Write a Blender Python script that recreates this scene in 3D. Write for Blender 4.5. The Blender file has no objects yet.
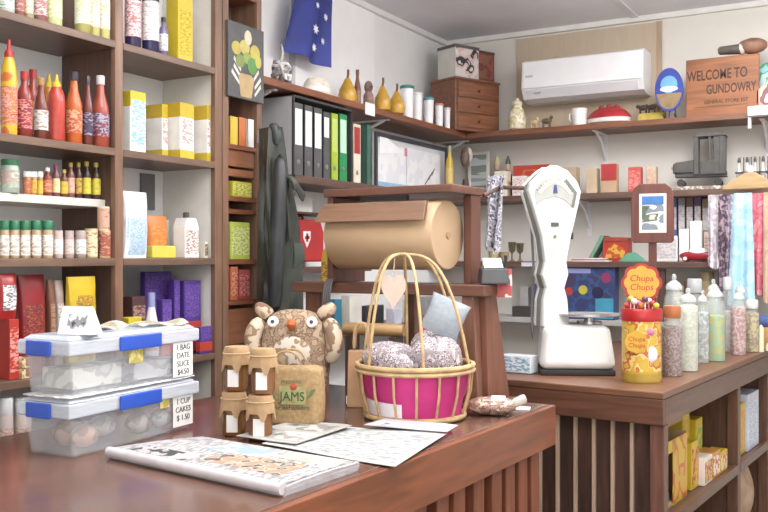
import bpy, math, random
from mathutils import Vector, Matrix
R = random.Random(11)
SC = bpy.context.scene
COL = SC.collection
PI = math.pi
# ------------------------------------------------------------------ camera model (eye 1.42 m above the floor)
F = 904.0; TH = math.radians(29.7); EYE = 1.42
_c, _s = math.cos(TH), math.sin(TH)
def ray(px, py):
    r = (px-384)/F; u = (256-py)/F
    return (r*_c-_s, r*_s+_c, u)
def onX(px, py, X):
    d = ray(px, py); t = X/d[0]; return Vector((X, d[1]*t, EYE+d[2]*t)), t
def onY(px, py, Y):
    d = ray(px, py); t = Y/d[1]; return Vector((d[0]*t, Y, EYE+d[2]*t)), t
def onZ(px, py, Z):
    d = ray(px, py); t = (Z-EYE)/d[2]; return Vector((d[0]*t, d[1]*t, Z)), t
# ------------------------------------------------------------------ materials
def lin(c):
    g = sum(c)/3; k = 1-.16*(max(c)-min(c))/255
    c = [(g+(v-g)*.88)*k for v in c]      # inks and paints a little duller than pure
    return tuple(((v/255)/12.92 if v/255 <= .04045 else ((v/255+.055)/1.055)**2.4) for v in c)+(1,)
MC = {}
def _new(key):
    m = bpy.data.materials.new('material'); m.use_nodes = True; MC[key] = m
    nt = m.node_tree; b = nt.nodes['Principled BSDF']; return m, nt, b
def shade(c, k): return tuple(max(0, min(255, v*k)) for v in c)
def P(c, rough=.55, var=.06, scale=14., metal=0., spec=.5):
    """plain painted / moulded surface with faint mottling"""
    key = ('p', c, rough, var, scale, metal, spec)
    if key in MC: return MC[key]
    m, nt, b = _new(key)
    tc = nt.nodes.new('ShaderNodeTexCoord'); n = nt.nodes.new('ShaderNodeTexNoise'); r = nt.nodes.new('ShaderNodeValToRGB')
    n.inputs['Scale'].default_value = scale; n.inputs['Detail'].default_value = 3
    r.color_ramp.elements[0].position = .3; r.color_ramp.elements[1].position = .7
    r.color_ramp.elements[0].color = lin(shade(c, 1-var)); r.color_ramp.elements[1].color = lin(shade(c, 1+var*.6))
    nt.links.new(tc.outputs['Object'], n.inputs['Vector']); nt.links.new(n.outputs['Fac'], r.inputs['Fac'])
    nt.links.new(r.outputs['Color'], b.inputs['Base Color'])
    b.inputs['Roughness'].default_value = rough; b.inputs['Metallic'].default_value = metal
    b.inputs['Specular IOR Level'].default_value = spec
    return m
def W(c, axis=0, rough=.45, var=.22, spec=.5, scale=10.):
    """wood, grain running along axis"""
    key = ('w', c, axis, rough, var, spec, scale)
    if key in MC: return MC[key]
    m, nt, b = _new(key)
    tc = nt.nodes.new('ShaderNodeTexCoord'); mp = nt.nodes.new('ShaderNodeMapping')
    n = nt.nodes.new('ShaderNodeTexNoise'); r = nt.nodes.new('ShaderNodeValToRGB')
    sc = [5, 5, 5]; sc[axis] = .5; mp.inputs['Scale'].default_value = sc
    n.inputs['Scale'].default_value = scale; n.inputs['Detail'].default_value = 6; n.inputs['Distortion'].default_value = .6
    e = r.color_ramp.elements; e[0].position = .28; e[1].position = .75
    e[0].color = lin(shade(c, 1-var)); e[1].color = lin(shade(c, 1+var*.7))
    nt.links.new(tc.outputs['Object'], mp.inputs['Vector']); nt.links.new(mp.outputs['Vector'], n.inputs['Vector'])
    nt.links.new(n.outputs['Fac'], r.inputs['Fac']); nt.links.new(r.outputs['Color'], b.inputs['Base Color'])
    b.inputs['Roughness'].default_value = rough; b.inputs['Specular IOR Level'].default_value = spec
    return m
def PR(cols, scale=30., rough=.4, sx=1., sy=1., sz=1., metal=0.):
    """printed surface: blotches of several inks"""
    key = ('pr', tuple(cols), scale, rough, sx, sy, sz, metal)
    if key in MC: return MC[key]
    m, nt, b = _new(key)
    tc = nt.nodes.new('ShaderNodeTexCoord'); mp = nt.nodes.new('ShaderNodeMapping')
    n = nt.nodes.new('ShaderNodeTexNoise'); r = nt.nodes.new('ShaderNodeValToRGB')
    mp.inputs['Scale'].default_value = (sx, sy, sz)
    n.inputs['Scale'].default_value = scale; n.inputs['Detail'].default_value = 1.5
    cr = r.color_ramp; cr.interpolation = 'CONSTANT'
    k = len(cols)
    pos = [0]+[.36+.28*i/(max(1, k-1)) for i in range(k-1)] if k > 1 else [0]
    if k == 2: pos = [0, .56]
    while len(cr.elements) < k: cr.elements.new(.5)
    for i in range(k):
        cr.elements[i].position = pos[i]
    for i in range(k):
        cr.elements[i].color = lin(cols[i])
    nt.links.new(tc.outputs['Object'], mp.inputs['Vector']); nt.links.new(mp.outputs['Vector'], n.inputs['Vector'])
    nt.links.new(n.outputs['Fac'], r.inputs['Fac']); nt.links.new(r.outputs['Color'], b.inputs['Base Color'])
    b.inputs['Roughness'].default_value = rough; b.inputs['Metallic'].default_value = metal
    return m
def G(c=(235, 240, 242), a=.25, rough=.06):
    """clear glass or clear plastic: mostly see-through, with a glossy coat"""
    key = ('g', c, a, rough)
    if key in MC: return MC[key]
    m, nt, b = _new(key)
    tr = nt.nodes.new('ShaderNodeBsdfTransparent'); mx = nt.nodes.new('ShaderNodeMixShader')
    out = nt.nodes['Material Output']
    tr.inputs['Color'].default_value = lin(shade(c, 1.02))
    n = nt.nodes.new('ShaderNodeTexNoise'); n.inputs['Scale'].default_value = 9
    r = nt.nodes.new('ShaderNodeMapRange'); r.inputs['To Min'].default_value = a*.8; r.inputs['To Max'].default_value = a*1.2
    nt.links.new(n.outputs['Fac'], r.inputs['Value'])
    b.inputs['Base Color'].default_value = lin(c); b.inputs['Roughness'].default_value = rough
    nt.links.new(r.outputs['Result'], mx.inputs['Fac'])
    nt.links.new(tr.outputs[0], mx.inputs[1]); nt.links.new(b.outputs[0], mx.inputs[2])
    nt.links.new(mx.outputs[0], out.inputs['Surface'])
    return m
# ------------------------------------------------------------------ mesh builder
class MB:
    def __init__(s): s.v = []; s.f = []; s.sm = []
    def add(s, vs, fs, smooth=False, mat=None):
        o = len(s.v)
        s.v += [tuple(mat @ Vector(v)) if mat is not None else tuple(v) for v in vs]
        s.f += [tuple(i+o for i in f) for f in fs]; s.sm += [smooth]*len(fs); return s
    def box(s, x0, y0, z0, x1, y1, z1, mat=None):
        vs = [(x0,y0,z0),(x1,y0,z0),(x1,y1,z0),(x0,y1,z0),(x0,y0,z1),(x1,y0,z1),(x1,y1,z1),(x0,y1,z1)]
        return s.add(vs, [(3,2,1,0),(4,5,6,7),(0,1,5,4),(1,2,6,5),(2,3,7,6),(3,0,4,7)], False, mat)
    def taper(s, b, t, z0, z1, mat=None):
        """box whose bottom rectangle b=(x0,y0,x1,y1) differs from its top t"""
        vs = [(b[0],b[1],z0),(b[2],b[1],z0),(b[2],b[3],z0),(b[0],b[3],z0),(t[0],t[1],z1),(t[2],t[1],z1),(t[2],t[3],z1),(t[0],t[3],z1)]
        return s.add(vs, [(3,2,1,0),(4,5,6,7),(0,1,5,4),(1,2,6,5),(2,3,7,6),(3,0,4,7)], False, mat)
    def lathe(s, prof, n=20, cx=0, cy=0, sx=1, sy=1, mat=None, caps=True):
        vs = []; fs = []; k = len(prof)
        for (r, z) in prof:
            for i in range(n):
                a = 2*PI*i/n; vs.append((cx+r*sx*math.cos(a), cy+r*sy*math.sin(a), z))
        for j in range(k-1):
            for i in range(n):
                i2 = (i+1) % n; fs.append((j*n+i, j*n+i2, (j+1)*n+i2, (j+1)*n+i))
        if caps:
            if prof[0][0] > 1e-6: fs.append(tuple(range(n-1, -1, -1)))
            if prof[-1][0] > 1e-6: fs.append(tuple((k-1)*n+i for i in range(n)))
        return s.add(vs, fs, True, mat)
    def tube(s, pts, r, n=8, closed=False, taper=None):
        pts = [Vector(p) for p in pts]; k = len(pts); vs = []; fs = []
        up = Vector((0, 0, 1)); prev = None
        for i, p in enumerate(pts):
            if closed: t = pts[(i+1) % k]-pts[i-1]
            else: t = pts[min(i+1, k-1)]-pts[max(i-1, 0)]
            t.normalize()
            if prev is None:
                a = up if abs(t.z) < .9 else Vector((1, 0, 0)); u = t.cross(a).normalized()
            else:
                u = (prev-t*prev.dot(t)); u = u.normalized() if u.length > 1e-6 else t.orthogonal().normalized()
            prev = u; w = t.cross(u)
            rr = r[i] if isinstance(r, (list, tuple)) else r
            for q in range(n):
                a = 2*PI*q/n; vs.append(tuple(p+(u*math.cos(a)+w*math.sin(a))*rr))
        for j in range(k if closed else k-1):
            j2 = (j+1) % k
            for q in range(n):
                q2 = (q+1) % n; fs.append((j*n+q, j*n+q2, j2*n+q2, j2*n+q))
        if not closed: fs += [tuple(range(n-1, -1, -1)), tuple((k-1)*n+q for q in range(n))]
        return s.add(vs, fs, True)
    def prism(s, poly, y0, y1, mat=None, smooth=False):
        """polygon in x,z extruded along y (y0 nearer the front)"""
        n = len(poly); vs = [(x, y0, z) for x, z in poly]+[(x, y1, z) for x, z in poly]
        fs = [tuple(range(n)), tuple(range(2*n-1, n-1, -1))]+[(i, i+n, (i+1) % n+n, (i+1) % n) for i in range(n)]
        return s.add(vs, fs, smooth, mat)
    def ell(s, c, r, n=16, m=10, mat=None, bump=0., e=1., ez=1.):
        vs = []; fs = []
        def pw(v): return math.copysign(abs(v)**e, v)
        for j in range(m+1):
            ph = -PI/2+PI*j/m
            for i in range(n):
                a = 2*PI*i/n; k = 1+(R.uniform(-bump, bump) if bump else 0)
                vs.append((c[0]+r[0]*k*pw(math.cos(ph))*pw(math.cos(a)), c[1]+r[1]*k*pw(math.cos(ph))*pw(math.sin(a)), c[2]+r[2]*k*math.copysign(abs(math.sin(ph))**ez, math.sin(ph))))
        for j in range(m):
            for i in range(n):
                i2 = (i+1) % n; fs.append((j*n+i, j*n+i2, (j+1)*n+i2, (j+1)*n+i))
        return s.add(vs, fs, True, mat)
    def grid(s, fn, nu, nv, th=0.):
        """sheet fn(u,v)->point; th gives it a back face"""
        P0 = [[Vector(fn(i/nu, j/nv)) for i in range(nu+1)] for j in range(nv+1)]
        vs = [tuple(p) for row in P0 for p in row]; W1 = nu+1
        fs = [(j*W1+i, j*W1+i+1, (j+1)*W1+i+1, (j+1)*W1+i) for j in range(nv) for i in range(nu)]
        if th:
            o = len(vs)
            for j in range(nv+1):
                for i in range(nu+1):
                    du = P0[j][min(i+1, nu)]-P0[j][max(i-1, 0)]; dv = P0[min(j+1, nv)][i]-P0[max(j-1, 0)][i]
                    nn = du.cross(dv); nn = nn.normalized() if nn.length > 1e-9 else Vector((0, 0, 1))
                    vs.append(tuple(P0[j][i]-nn*th))
            fs += [tuple(o+q for q in reversed(f)) for f in fs[:nu*nv]]
            b = [i for i in range(W1)]+[j*W1+nu for j in range(1, nv+1)]+[nv*W1+i for i in range(nu-1, -1, -1)]+[j*W1 for j in range(nv-1, 0, -1)]
            for q in range(len(b)):
                a0, a1 = b[q], b[(q+1) % len(b)]; fs.append((a1, a0, a0+o, a1+o))
        return s.add(vs, fs, True)
    def build(s, name, m, parent=None, bevel=0., sub=0, seg=2):
        me = bpy.data.meshes.new(name); me.from_pydata(s.v, [], s.f); me.update()
        me.polygons.foreach_set('use_smooth', s.sm)
        if any(s.sm): me.set_sharp_from_angle(angle=math.radians(42))
        o = bpy.data.objects.new(name, me); COL.objects.link(o); me.materials.append(m)
        if parent is not None: o.parent = parent
        if bevel:
            b = o.modifiers.new('edge', 'BEVEL'); b.width = bevel; b.segments = seg; b.limit_method = 'ANGLE'; b.angle_limit = math.radians(40)
        if sub:
            q = o.modifiers.new('smooth', 'SUBSURF'); q.levels = sub; q.render_levels = sub
        return o
LIFT = 0.
def thing(name, label, cat, loc=(0, 0, 0), rz=0., group=None):
    o = bpy.data.objects.new(name, None); COL.objects.link(o); o.empty_display_size = .05
    o.location = (loc[0], loc[1], loc[2]+LIFT); o.rotation_euler = (0, 0, rz); o['label'] = label; o['category'] = cat
    if group: o['group'] = group
    return o
def tag(o, label, cat, group=None, loc=None, rz=None):
    o['label'] = label; o['category'] = cat
    if group: o['group'] = group
    if loc is not None: o.location = loc
    if rz is not None: o.rotation_euler = (0, 0, rz)
    return o
def struct(name, mb, m, **k):
    o = mb.build(name, m, **k); o['kind'] = 'structure'; return o
def text(s, size, m, parent, loc, rot=(PI/2, 0, 0), name='lettering', ex=.0006, shear=0., width=1., space=1., bold=0.):
    cu = bpy.data.curves.new(name, 'FONT'); cu.body = s; cu.size = size; cu.align_x = 'CENTER'; cu.align_y = 'CENTER'
    cu.extrude = ex; cu.offset = bold; cu.shear = shear; cu.space_line = space; cu.resolution_u = 3
    t = bpy.data.objects.new('t', cu); COL.objects.link(t); bpy.context.view_layer.update()
    me = bpy.data.meshes.new_from_object(t.evaluated_get(bpy.context.evaluated_depsgraph_get()))
    bpy.data.objects.remove(t); bpy.data.curves.remove(cu)
    o = bpy.data.objects.new(name, me); COL.objects.link(o); me.materials.clear(); me.materials.append(m)
    o.parent = parent; o.location = loc; o.rotation_euler = rot; o.scale = (width, 1, 1)
    return o
# ------------------------------------------------------------------ placing from sight lines, with true depths
def atL(px0, px1, ytop, z, X):
    """round thing on a left-wall shelf: base point, diameter, height"""
    p, t = onX((px0+px1)/2, 256, X)
    return (X, p.y, z), (px1-px0)/F*t, EYE+(256-ytop)/F*t-z
def atB(px0, px1, ytop, z, Y):
    p, t = onY((px0+px1)/2, 256, Y)
    return (p.x, Y, z), (px1-px0)/F*t, EYE+(256-ytop)/F*t-z
def atC(px0, px1, ytop, ybase, z=.95):
    p, t = onZ((px0+px1)/2, ybase, z)
    return tuple(p), (px1-px0)/F*t, (ybase-ytop)/F*t
def spanL(px0, px1, ytop, z, X, d):
    """flat thing facing the room on the left wall: base point of its front, width along the wall, height"""
    y1 = onX(px1, 256, X)[0].y; y0 = onX(px0, 256, X-d)[0].y
    if y1-y0 < .012: y0 = y1-.012
    t = onX((px0+px1)/2, 256, X)[1]
    return (X-d/2, (y0+y1)/2, z), y1-y0, EYE+(256-ytop)/F*t-z
def spanB(px0, px1, ytop, z, Y, d):
    x0 = onY(px0, 256, Y)[0].x; x1 = onY(px1, 256, Y+d)[0].x
    if x1-x0 < .012: x1 = x0+.012
    t = onY((px0+px1)/2, 256, Y)[1]
    return ((x0+x1)/2, Y+d/2, z), x1-x0, EYE+(256-ytop)/F*t-z
LW = PI/2      # facing away from the left wall
# ------------------------------------------------------------------ generic goods
PROF = {
 'sauce': ([(.9,0),(1,.02),(1,.5),(.9,.58),(.5,.76),(.42,.88)], (.14,.46), [(.47,.87),(.5,.885),(.5,.99),(.4,1)]),
 'squeeze': ([(.92,0),(1,.03),(.94,.3),(1,.58),(.85,.72),(.5,.82)], (.1,.5), [(.55,.81),(.55,.86),(.28,.9),(.16,1)]),
 'slim': ([(.9,0),(1,.02),(1,.62),(.8,.72),(.48,.8),(.45,.88)], (.12,.56), [(.52,.87),(.52,1)]),
 'jar': ([(.9,0),(1,.03),(1,.76),(.86,.83)], (.15,.68), [(.92,.82),(.95,.84),(.95,.99),(.88,1)]),
 'spice': ([(.92,0),(1,.02),(1,.72),(.82,.77)], (.08,.62), [(.98,.76),(1,.78),(1,.98),(.9,1)]),
 'tin': ([(.96,0),(1,.01),(1,.98),(.97,.99)], (.06,.93), [(.97,.985),(1,.99),(1,1)]),
 'round': ([(.7,0),(.95,.06),(1,.25),(.95,.5),(.6,.7),(.42,.8)], (.15,.5), [(.48,.79),(.48,1)]),
}
def bottle(name, label, cat, loc, dia, h, kind, body, lab, cap, group=None, rz=0.):
    t = thing(name, label, cat, loc, rz, group); r = dia/2
    pr, (l0, l1), cp = PROF[kind]
    MB().lathe([(a*r, b*h) for a, b in pr], 18).build('body', body, t)
    if lab is not None: MB().lathe([(r*1.015, l0*h), (r*1.015, l1*h)], 18, caps=False).build('paper_label', lab, t)
    MB().lathe([(a*r, b*h) for a, b in cp], 16).build('cap' if kind in ('sauce', 'squeeze', 'slim', 'round') else 'lid', cap, t)
    return t
def carton(name, label, cat, loc, w, d, h, rz, body, front=None, fr=(.06, .12, .94, .86), group=None, side=None, top=None, tilt=0.):
    """box of goods; its front is local -Y; fr is the printed panel as fractions of the front"""
    t = thing(name, label, cat, loc, rz, group)
    if tilt: t.rotation_euler = (0, tilt, rz) if rz == 0 else (tilt, 0, rz)
    MB().box(-w/2, -d/2, 0, w/2, d/2, h).build('box', body, t, bevel=min(.003, w*.05))
    if front is not None:
        MB().box(-w/2+fr[0]*w, -d/2-.0012, fr[1]*h, -w/2+fr[2]*w, -d/2+.001, fr[3]*h).build('front_print', front, t)
    if side is not None:
        MB().box(-w/2-.0012, -d/2*.85, .12*h, -w/2+.001, d/2*.85, .86*h).build('side_print', side, t)
        MB().box(w/2-.001, -d/2*.85, .12*h, w/2+.0012, d/2*.85, .86*h).build('side_print', side, t)
    if top is not None:
        MB().box(-w/2*1.01, -d/2*1.02, h*.74, w/2*1.01, d/2*1.02, h*1.004).build('top_band', top, t, bevel=.002)
    return t
def pouch(name, label, cat, loc, w, d, h, rz, m, front=None, group=None, fr=(.15, .2, .85, .75), tilt=0.):
    """soft packet: swollen middle, crimped top and bottom"""
    t = thing(name, label, cat, loc, rz, group)
    if tilt: t.rotation_euler = (tilt, 0, rz)
    def cs(v): return .12+.88*math.sin(PI*min(1, max(0, (v*.93+.05))))**.6
    rows = 9; vs = []; fs = []; n = 14
    for j in range(rows+1):
        v = j/rows; k = cs(v)
        for i in range(n):
            a = 2*PI*i/n; ca, sa = math.cos(a), math.sin(a)
            x = w/2*math.copysign(abs(ca)**.6, ca)*(1-.06*math.sin(PI*v)); y = d/2*k*math.copysign(abs(sa)**.8, sa)
            vs.append((x+R.uniform(-.001, .001), y, v*h))
    for j in range(rows):
        for i in range(n):
            i2 = (i+1) % n; fs.append((j*n+i, j*n+i2, (j+1)*n+i2, (j+1)*n+i))
    fs += [tuple(range(n-1, -1, -1)), tuple(rows*n+i for i in range(n))]
    MB().add(vs, fs, True).build('packet', m, t)
    if front is not None:
        def fn(u, v):
            vv = fr[1]+(fr[3]-fr[1])*v; x = (fr[0]+(fr[2]-fr[0])*u-.5)*w
            xx = min(.98, abs(x)/(w/2*.95)); y = -d/2*cs(vv)*(1-xx**(1/.6*1.6))**.45-.0015
            return (x, y, vv*h)
        MB().grid(fn, 8, 8).build('front_print', front, t)
    return t
def book(name, label, loc, w, d, h, rz, cover, group=None, cat='book', spine=None):
    t = thing(name, label, cat, loc, rz, group)
    MB().box(-w/2, -d/2, 0, -w/2+.002, d/2, h).box(w/2-.002, -d/2, 0, w/2, d/2, h).box(-w/2, -d/2, 0, w/2, -d/2+.002, h).build('cover', cover, t)
    MB().box(-w/2+.002, -d/2+.002, .003, w/2-.002, d/2-.003, h-.003).build('pages', P((232, 226, 212)), t)
    if spine is not None: MB().box(-w/2*.8, -d/2-.001, h*.5, w/2*.8, -d/2+.0005, h*.85).build('spine_print', spine, t)
    return t
# ================================================================== THE ROOM
XL, YB, ZC = -2.55, 5.27, 2.80
white_wall = P((240, 240, 239), .7, .02, 3); cream_wall = P((224, 219, 210), .7, .02, 3)
struct('floor', MB().box(-2.7, -2.2, -.05, 3.0, 5.4, 0), W((150, 132, 115), 1, .5, .15))
struct('ceiling', MB().box(-2.7, -.2, ZC, 3.0, 5.4, ZC+.05), P((222, 222, 228), .8, .02, 4))
struct('wall_left', MB().box(XL-.1, -.4, 0, XL, YB, ZC), white_wall)
struct('wall_back', MB().box(XL-.1, YB, 0, 3.0, YB+.1, ZC), cream_wall)
for i, x in enumerate((-1.35, -.15)):
    struct('trim_%d' % (i+1), MB().box(x, .0, ZC-.008, x+.045, YB, ZC+.001), P((214, 214, 218), .7, .02))
struct('trim_3', MB().box(XL, 3.55, 2.17, XL+.012, 3.585, ZC-.01), P((206, 207, 210), .6, .02))
struct('trim_4', MB().box(XL, 3.585, 2.17, XL+.008, 4.35, ZC-.01), P((246, 246, 246), .6, .01))
struct('trim_5', MB().box(XL, YB-.03, ZC-.03, 3.0, YB, ZC), P((228, 226, 222), .7, .02))
struct('trim_6', MB().box(XL, 2.98, ZC-.03, XL+.03, YB-.03, ZC), P((230, 229, 228), .7, .02))
struct('trim_7', MB().box(-2.056, YB-.014, 2.17, -1.182, YB, 2.757), W((204, 184, 158), 2, .6, .03))
struct('trim_8', MB().box(-1.205, YB-.022, 2.17, -1.175, YB-.013, 2.757), W((186, 160, 130), 2, .6, .1))

# ------------------------------------------------------------------ woods
SH = (120, 92, 74)
w_shelf_y = W(SH, 1, .4, .16); w_shelf_x = W((134, 82, 54), 0, .4, .16); w_wall_y = W((140, 82, 54), 1, .4, .16)
w_post = W((136, 100, 78), 2, .4, .16); w_panel = W((106, 78, 64), 2, .4, .14)
w_dark_x = W((104, 76, 64), 0, .45, .16); w_dark_y = W((100, 74, 64), 1, .45, .16)
# ------------------------------------------------------------------ shelving along the left wall
SF = -2.275
t = thing('shelving_unit', 'tall brown timber shelving unit of two bays full of groceries at left', 'shelving', (XL, 1.15, 0))
def loc(mb_box, name, m, bevel=.002):      # boxes given in world coordinates, kept relative to the unit's base
    x0, y0, z0, x1, y1, z1 = mb_box
    return MB().box(x0-XL, y0-1.15, z0, x1-XL, y1-1.15, z1).build(name, m, t, bevel=bevel)
loc((XL+.002, 2.19, 0, SF-.022, 2.213, 2.78), 'side_panel', w_panel)
o = loc((SF-.022, 2.178, 0, SF, 2.213, 2.78), 'post', w_post)
o = loc((XL+.002, 2.69, 0, SF-.022, 2.715, 2.78), 'side_panel', P((224, 220, 210), .6, .03)); o['label'] = 'white painted side panel'
loc((SF-.022, 2.685, 0, SF, 2.725, 2.78), 'post', w_post)
loc((XL+.002, 1.15, 0, SF, 1.175, 2.78), 'side_panel', w_panel)
for z in (2.14, 1.78, 1.412, 1.05, .72, .1):
    loc((XL+.002, 1.176, z-.025, SF, 2.178, z), 'shelf', w_shelf_y)
    loc((XL+.002, 2.214, z-.025, SF, 2.684, z), 'shelf', w_shelf_y)
o = loc((XL+.002, 1.176, 1.584, -2.334, 2.189, 1.61), 'shelf', P((214, 208, 198), .5, .05)); o['label'] = 'narrow shelf with a whitish front edge'
SHELF_T = t
# ------------------------------------------------------------------ narrow rack
t = thing('narrow_rack', 'narrow tall brown timber rack of small compartments beside the dark coat', 'rack', (XL, 2.73, 0))
RY0, RY1 = 2.73, 2.975
MB().box(.14, 0, 0, .275, .035, 2.78).build('post', w_post, t, bevel=.002)
MB().box(.14, .215, 0, .275, .245, 2.78).build('post', w_post, t, bevel=.002)
MB().box(.12, .0, 0, .14, .245, 2.78).build('back_panel', W((126, 92, 78), 2, .5, .15), t)
for z in (2.47, 1.86, 1.655, 1.605, 1.405, 1.245, 1.06, .8):
    MB().box(.14, .035, z-.018, .272, .215, z).build('shelf', w_wall_y, t)
for z0, z1 in ((1.775, 1.845), (1.735, 1.765), (1.07, 1.21)):
    MB().box(.24, .036, z0, .26, .214, z1).build('drawer_front', W((156, 98, 66), 1, .45, .12), t, bevel=.002)
# ------------------------------------------------------------------ wall shelves
def wall_shelf(name, label, x0, y0, x1, y1, z0, z1, m, brackets, alongx, hang=False):
    t = thing(name, label, 'shelf', (x0, y0, z0))
    MB().box(0, 0, 0, x1-x0, y1-y0, z1-z0).build('board', m, t, bevel=.003)
    wm = P((228, 228, 230), .4, .02)
    for b in brackets:
        mb = MB()
        if alongx:
            mb.box(b-x0-.012, y1-y0-.006, -.2, b-x0+.012, y1-y0, -.001).box(b-x0-.012, .03, -.007, b-x0+.012, y1-y0-.006, -.001)
            mb.tube([(b-x0, .06, -.006), (b-x0, y1-y0-.1, -.05), (b-x0, y1-y0-.006, -.15)], .008)
        else:
            mb.box(0, b-y0-.012, -.2, .006, b-y0+.012, -.001).box(.006, b-y0-.012, -.007, x1-x0-.03, b-y0+.012, -.001)
            mb.tube([(x1-x0-.06, b-y0, -.006), (.1, b-y0, -.05), (.006, b-y0, -.15)], .008)
        mb.build('bracket', wm, t)
    return t
ZS = 2.165; ZM = 1.775; ZL = 1.388
wall_shelf('wall_shelf', 'long reddish brown wall shelf high on the left wall below the blue flag', XL, 2.985, -2.28, YB-.001, ZS-.032, ZS, w_wall_y, (3.12, 4.1, 5.1), False)
wall_shelf('wall_shelf', 'reddish brown wall shelf high on the back wall under the air conditioner', -2.278, 5.0, .9, YB-.001, ZS-.032, ZS, w_shelf_x, (-1.5, -.62, .2), True)
wall_shelf('wall_shelf', 'dark shelf on the left wall holding the office binders', XL, 3.22, -2.28, YB-.001, ZM-.035, ZM, w_dark_y, (), False)
wall_shelf('wall_shelf', 'brown middle shelf on the back wall carrying the black toy truck', -2.278, 5.0, .9, YB-.001, ZM-.035, ZM, w_dark_x, (-1.6, -.35), True)
wall_shelf('wall_shelf', 'brown lower shelf on the back wall level with the toy house', XL, 5.0, .9, YB-.001, ZL-.032, ZL, w_dark_x, (-1.3,), True)
wall_shelf('wall_shelf', 'pale grey bottom shelf on the back wall behind the white scale', XL, 5.0, .9, YB-.001, 1.03, 1.06, P((176, 172, 168), .5, .05), (), True)

# ------------------------------------------------------------------ front counter
CA = math.radians(-2.4)
w_top = W((112, 78, 64), 1, .2, .14, .6, 6); w_fas = W((138, 76, 46), 1, .3, .2, .5, 7)
w_slat = W((134, 74, 48), 2, .4, .2)
t = thing('shop_counter', 'long reddish brown front counter with glossy top and slatted side', 'counter', (-.942, 2.746, 0), CA)
MB().box(-1.04, -3.1, .915, -.022, 0, .95).build('top', w_top, t, bevel=.004)
MB().box(-.021, -3.1, .825, 0, .001, .949).build('fascia', w_fas, t, bevel=.003)
MB().box(-1.0, -3.05, 0, -.075, -.06, .914).build('carcass', W((70, 42, 34), 2, .6, .2), t)
MB().box(-1.0, -.024, .825, -.022, -.001, .914).build('end_fascia', w_fas, t)
y = -.075
for i in range(26):
    MB().box(-.062, y-.062, 0, -.024, y, .86).build('slat', w_slat, t, bevel=.003)
    y -= .062+R.choice((.045, .052, .05, .03))
# ------------------------------------------------------------------ back counter (scale, jars)
DA = math.radians(-4.6)
w_top2 = W((124, 82, 58), 0, .35, .2); w_fas2 = W((106, 68, 50), 0, .35, .2); w_fas2y = W((104, 68, 50), 1, .35, .2)
CX0, CY0 = -.705, 3.185
t = thing('back_counter', 'brown timber back counter carrying the white scale and lolly jars', 'counter', (CX0, CY0, 0), DA)
MB().box(-.80, -.012, .925, 0, 1.74, .95).build('top', w_top2, t, bevel=.004)
MB().box(-.80, -.012, .835, .0, .012, .924).build('fascia', w_fas2, t, bevel=.002)
MB().box(-.024, .0125, .835, .0, 1.74, .924).build('fascia', w_fas2y, t, bevel=.002)
MB().box(-.79, .03, 0, -.05, .045, .834).build('front_panel', W((72, 46, 36), 2, .5, .3), t)
MB().box(-.79, .05, 0, -.55, 1.7, .834).build('carcass', W((84, 56, 46), 2, .6, .2), t)
for i in range(10):
    x = -.115-i*.0705
    MB().box(x-.012, .018, 0, x, .03, .834).build('batten', W((186, 158, 132), 2, .5, .12), t)
MB().box(-.05, .0, 0, 0, .05, .834).build('corner_post', W((116, 76, 62), 2, .4, .2), t, bevel=.003)
w_up = W((108, 74, 56), 2, .4, .2)
for yy in (1.07, 1.69):
    MB().box(-.05, yy, 0, -.002, yy+.05, .834).build('upright', w_up, t, bevel=.003)
    MB().box(-.549, yy+.01, 0, -.05, yy+.03, .834).build('divider', w_up, t)
MB().box(-.549, .051, .465, -.022, 1.069, .49).build('shelf', w_dark_y, t); MB().box(-.021, .051, .455, -.001, 1.069, .495).build('shelf_edge', w_fas2y, t)
MB().box(-.549, 1.121, .465, -.022, 1.689, .49).build('shelf', w_dark_y, t); MB().box(-.021, 1.121, .455, -.001, 1.689, .495).build('shelf_edge', w_fas2y, t)
MB().box(-.549, .051, .06, -.01, 1.069, .09).build('shelf', w_dark_y, t); MB().box(-.549, 1.121, .06, -.01, 1.689, .09).build('shelf', w_dark_y, t)
def dloc(x, y, z): return tuple(Matrix.Rotation(DA, 4, 'Z') @ Vector((x, y, 0)) + Vector((CX0, CY0, z)))
# ------------------------------------------------------------------ hutch standing on the front counter
HL = thing('counter_hutch', 'dark timber hutch shelf on splayed legs standing on the far end of the front counter', 'hutch', (-1.13, 2.63, .95), CA)
wh = W((112, 72, 56), 0, .4, .18); whz = W((132, 88, 68), 2, .4, .18)
MB().box(-.71, -.08, .345, .03, .10, .38).build('rail_shelf', wh, HL, bevel=.003)
MB().taper((-.07, -.07, .005, -.03), (-.05, -.07, -.01, -.03), 0.012, .345).build('leg', whz, HL, bevel=.002)
MB().taper((-.022, -.028, .022, .13), (-.02, -.028, .012, .05), 0.012, .345).build('leg', W((126, 78, 60), 2, .4, .18), HL, bevel=.002)
MB().box(-.09, -.1, 0, .07, .14, .012).build('foot_board', wh, HL, bevel=.002)
MB().box(-.68, -.04, 0, -.62, .02, .345).build('leg', whz, HL, bevel=.002)
MB().box(-.33, .05, 0, -.29, .09, .345).build('leg', whz, HL, bevel=.002)
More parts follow.
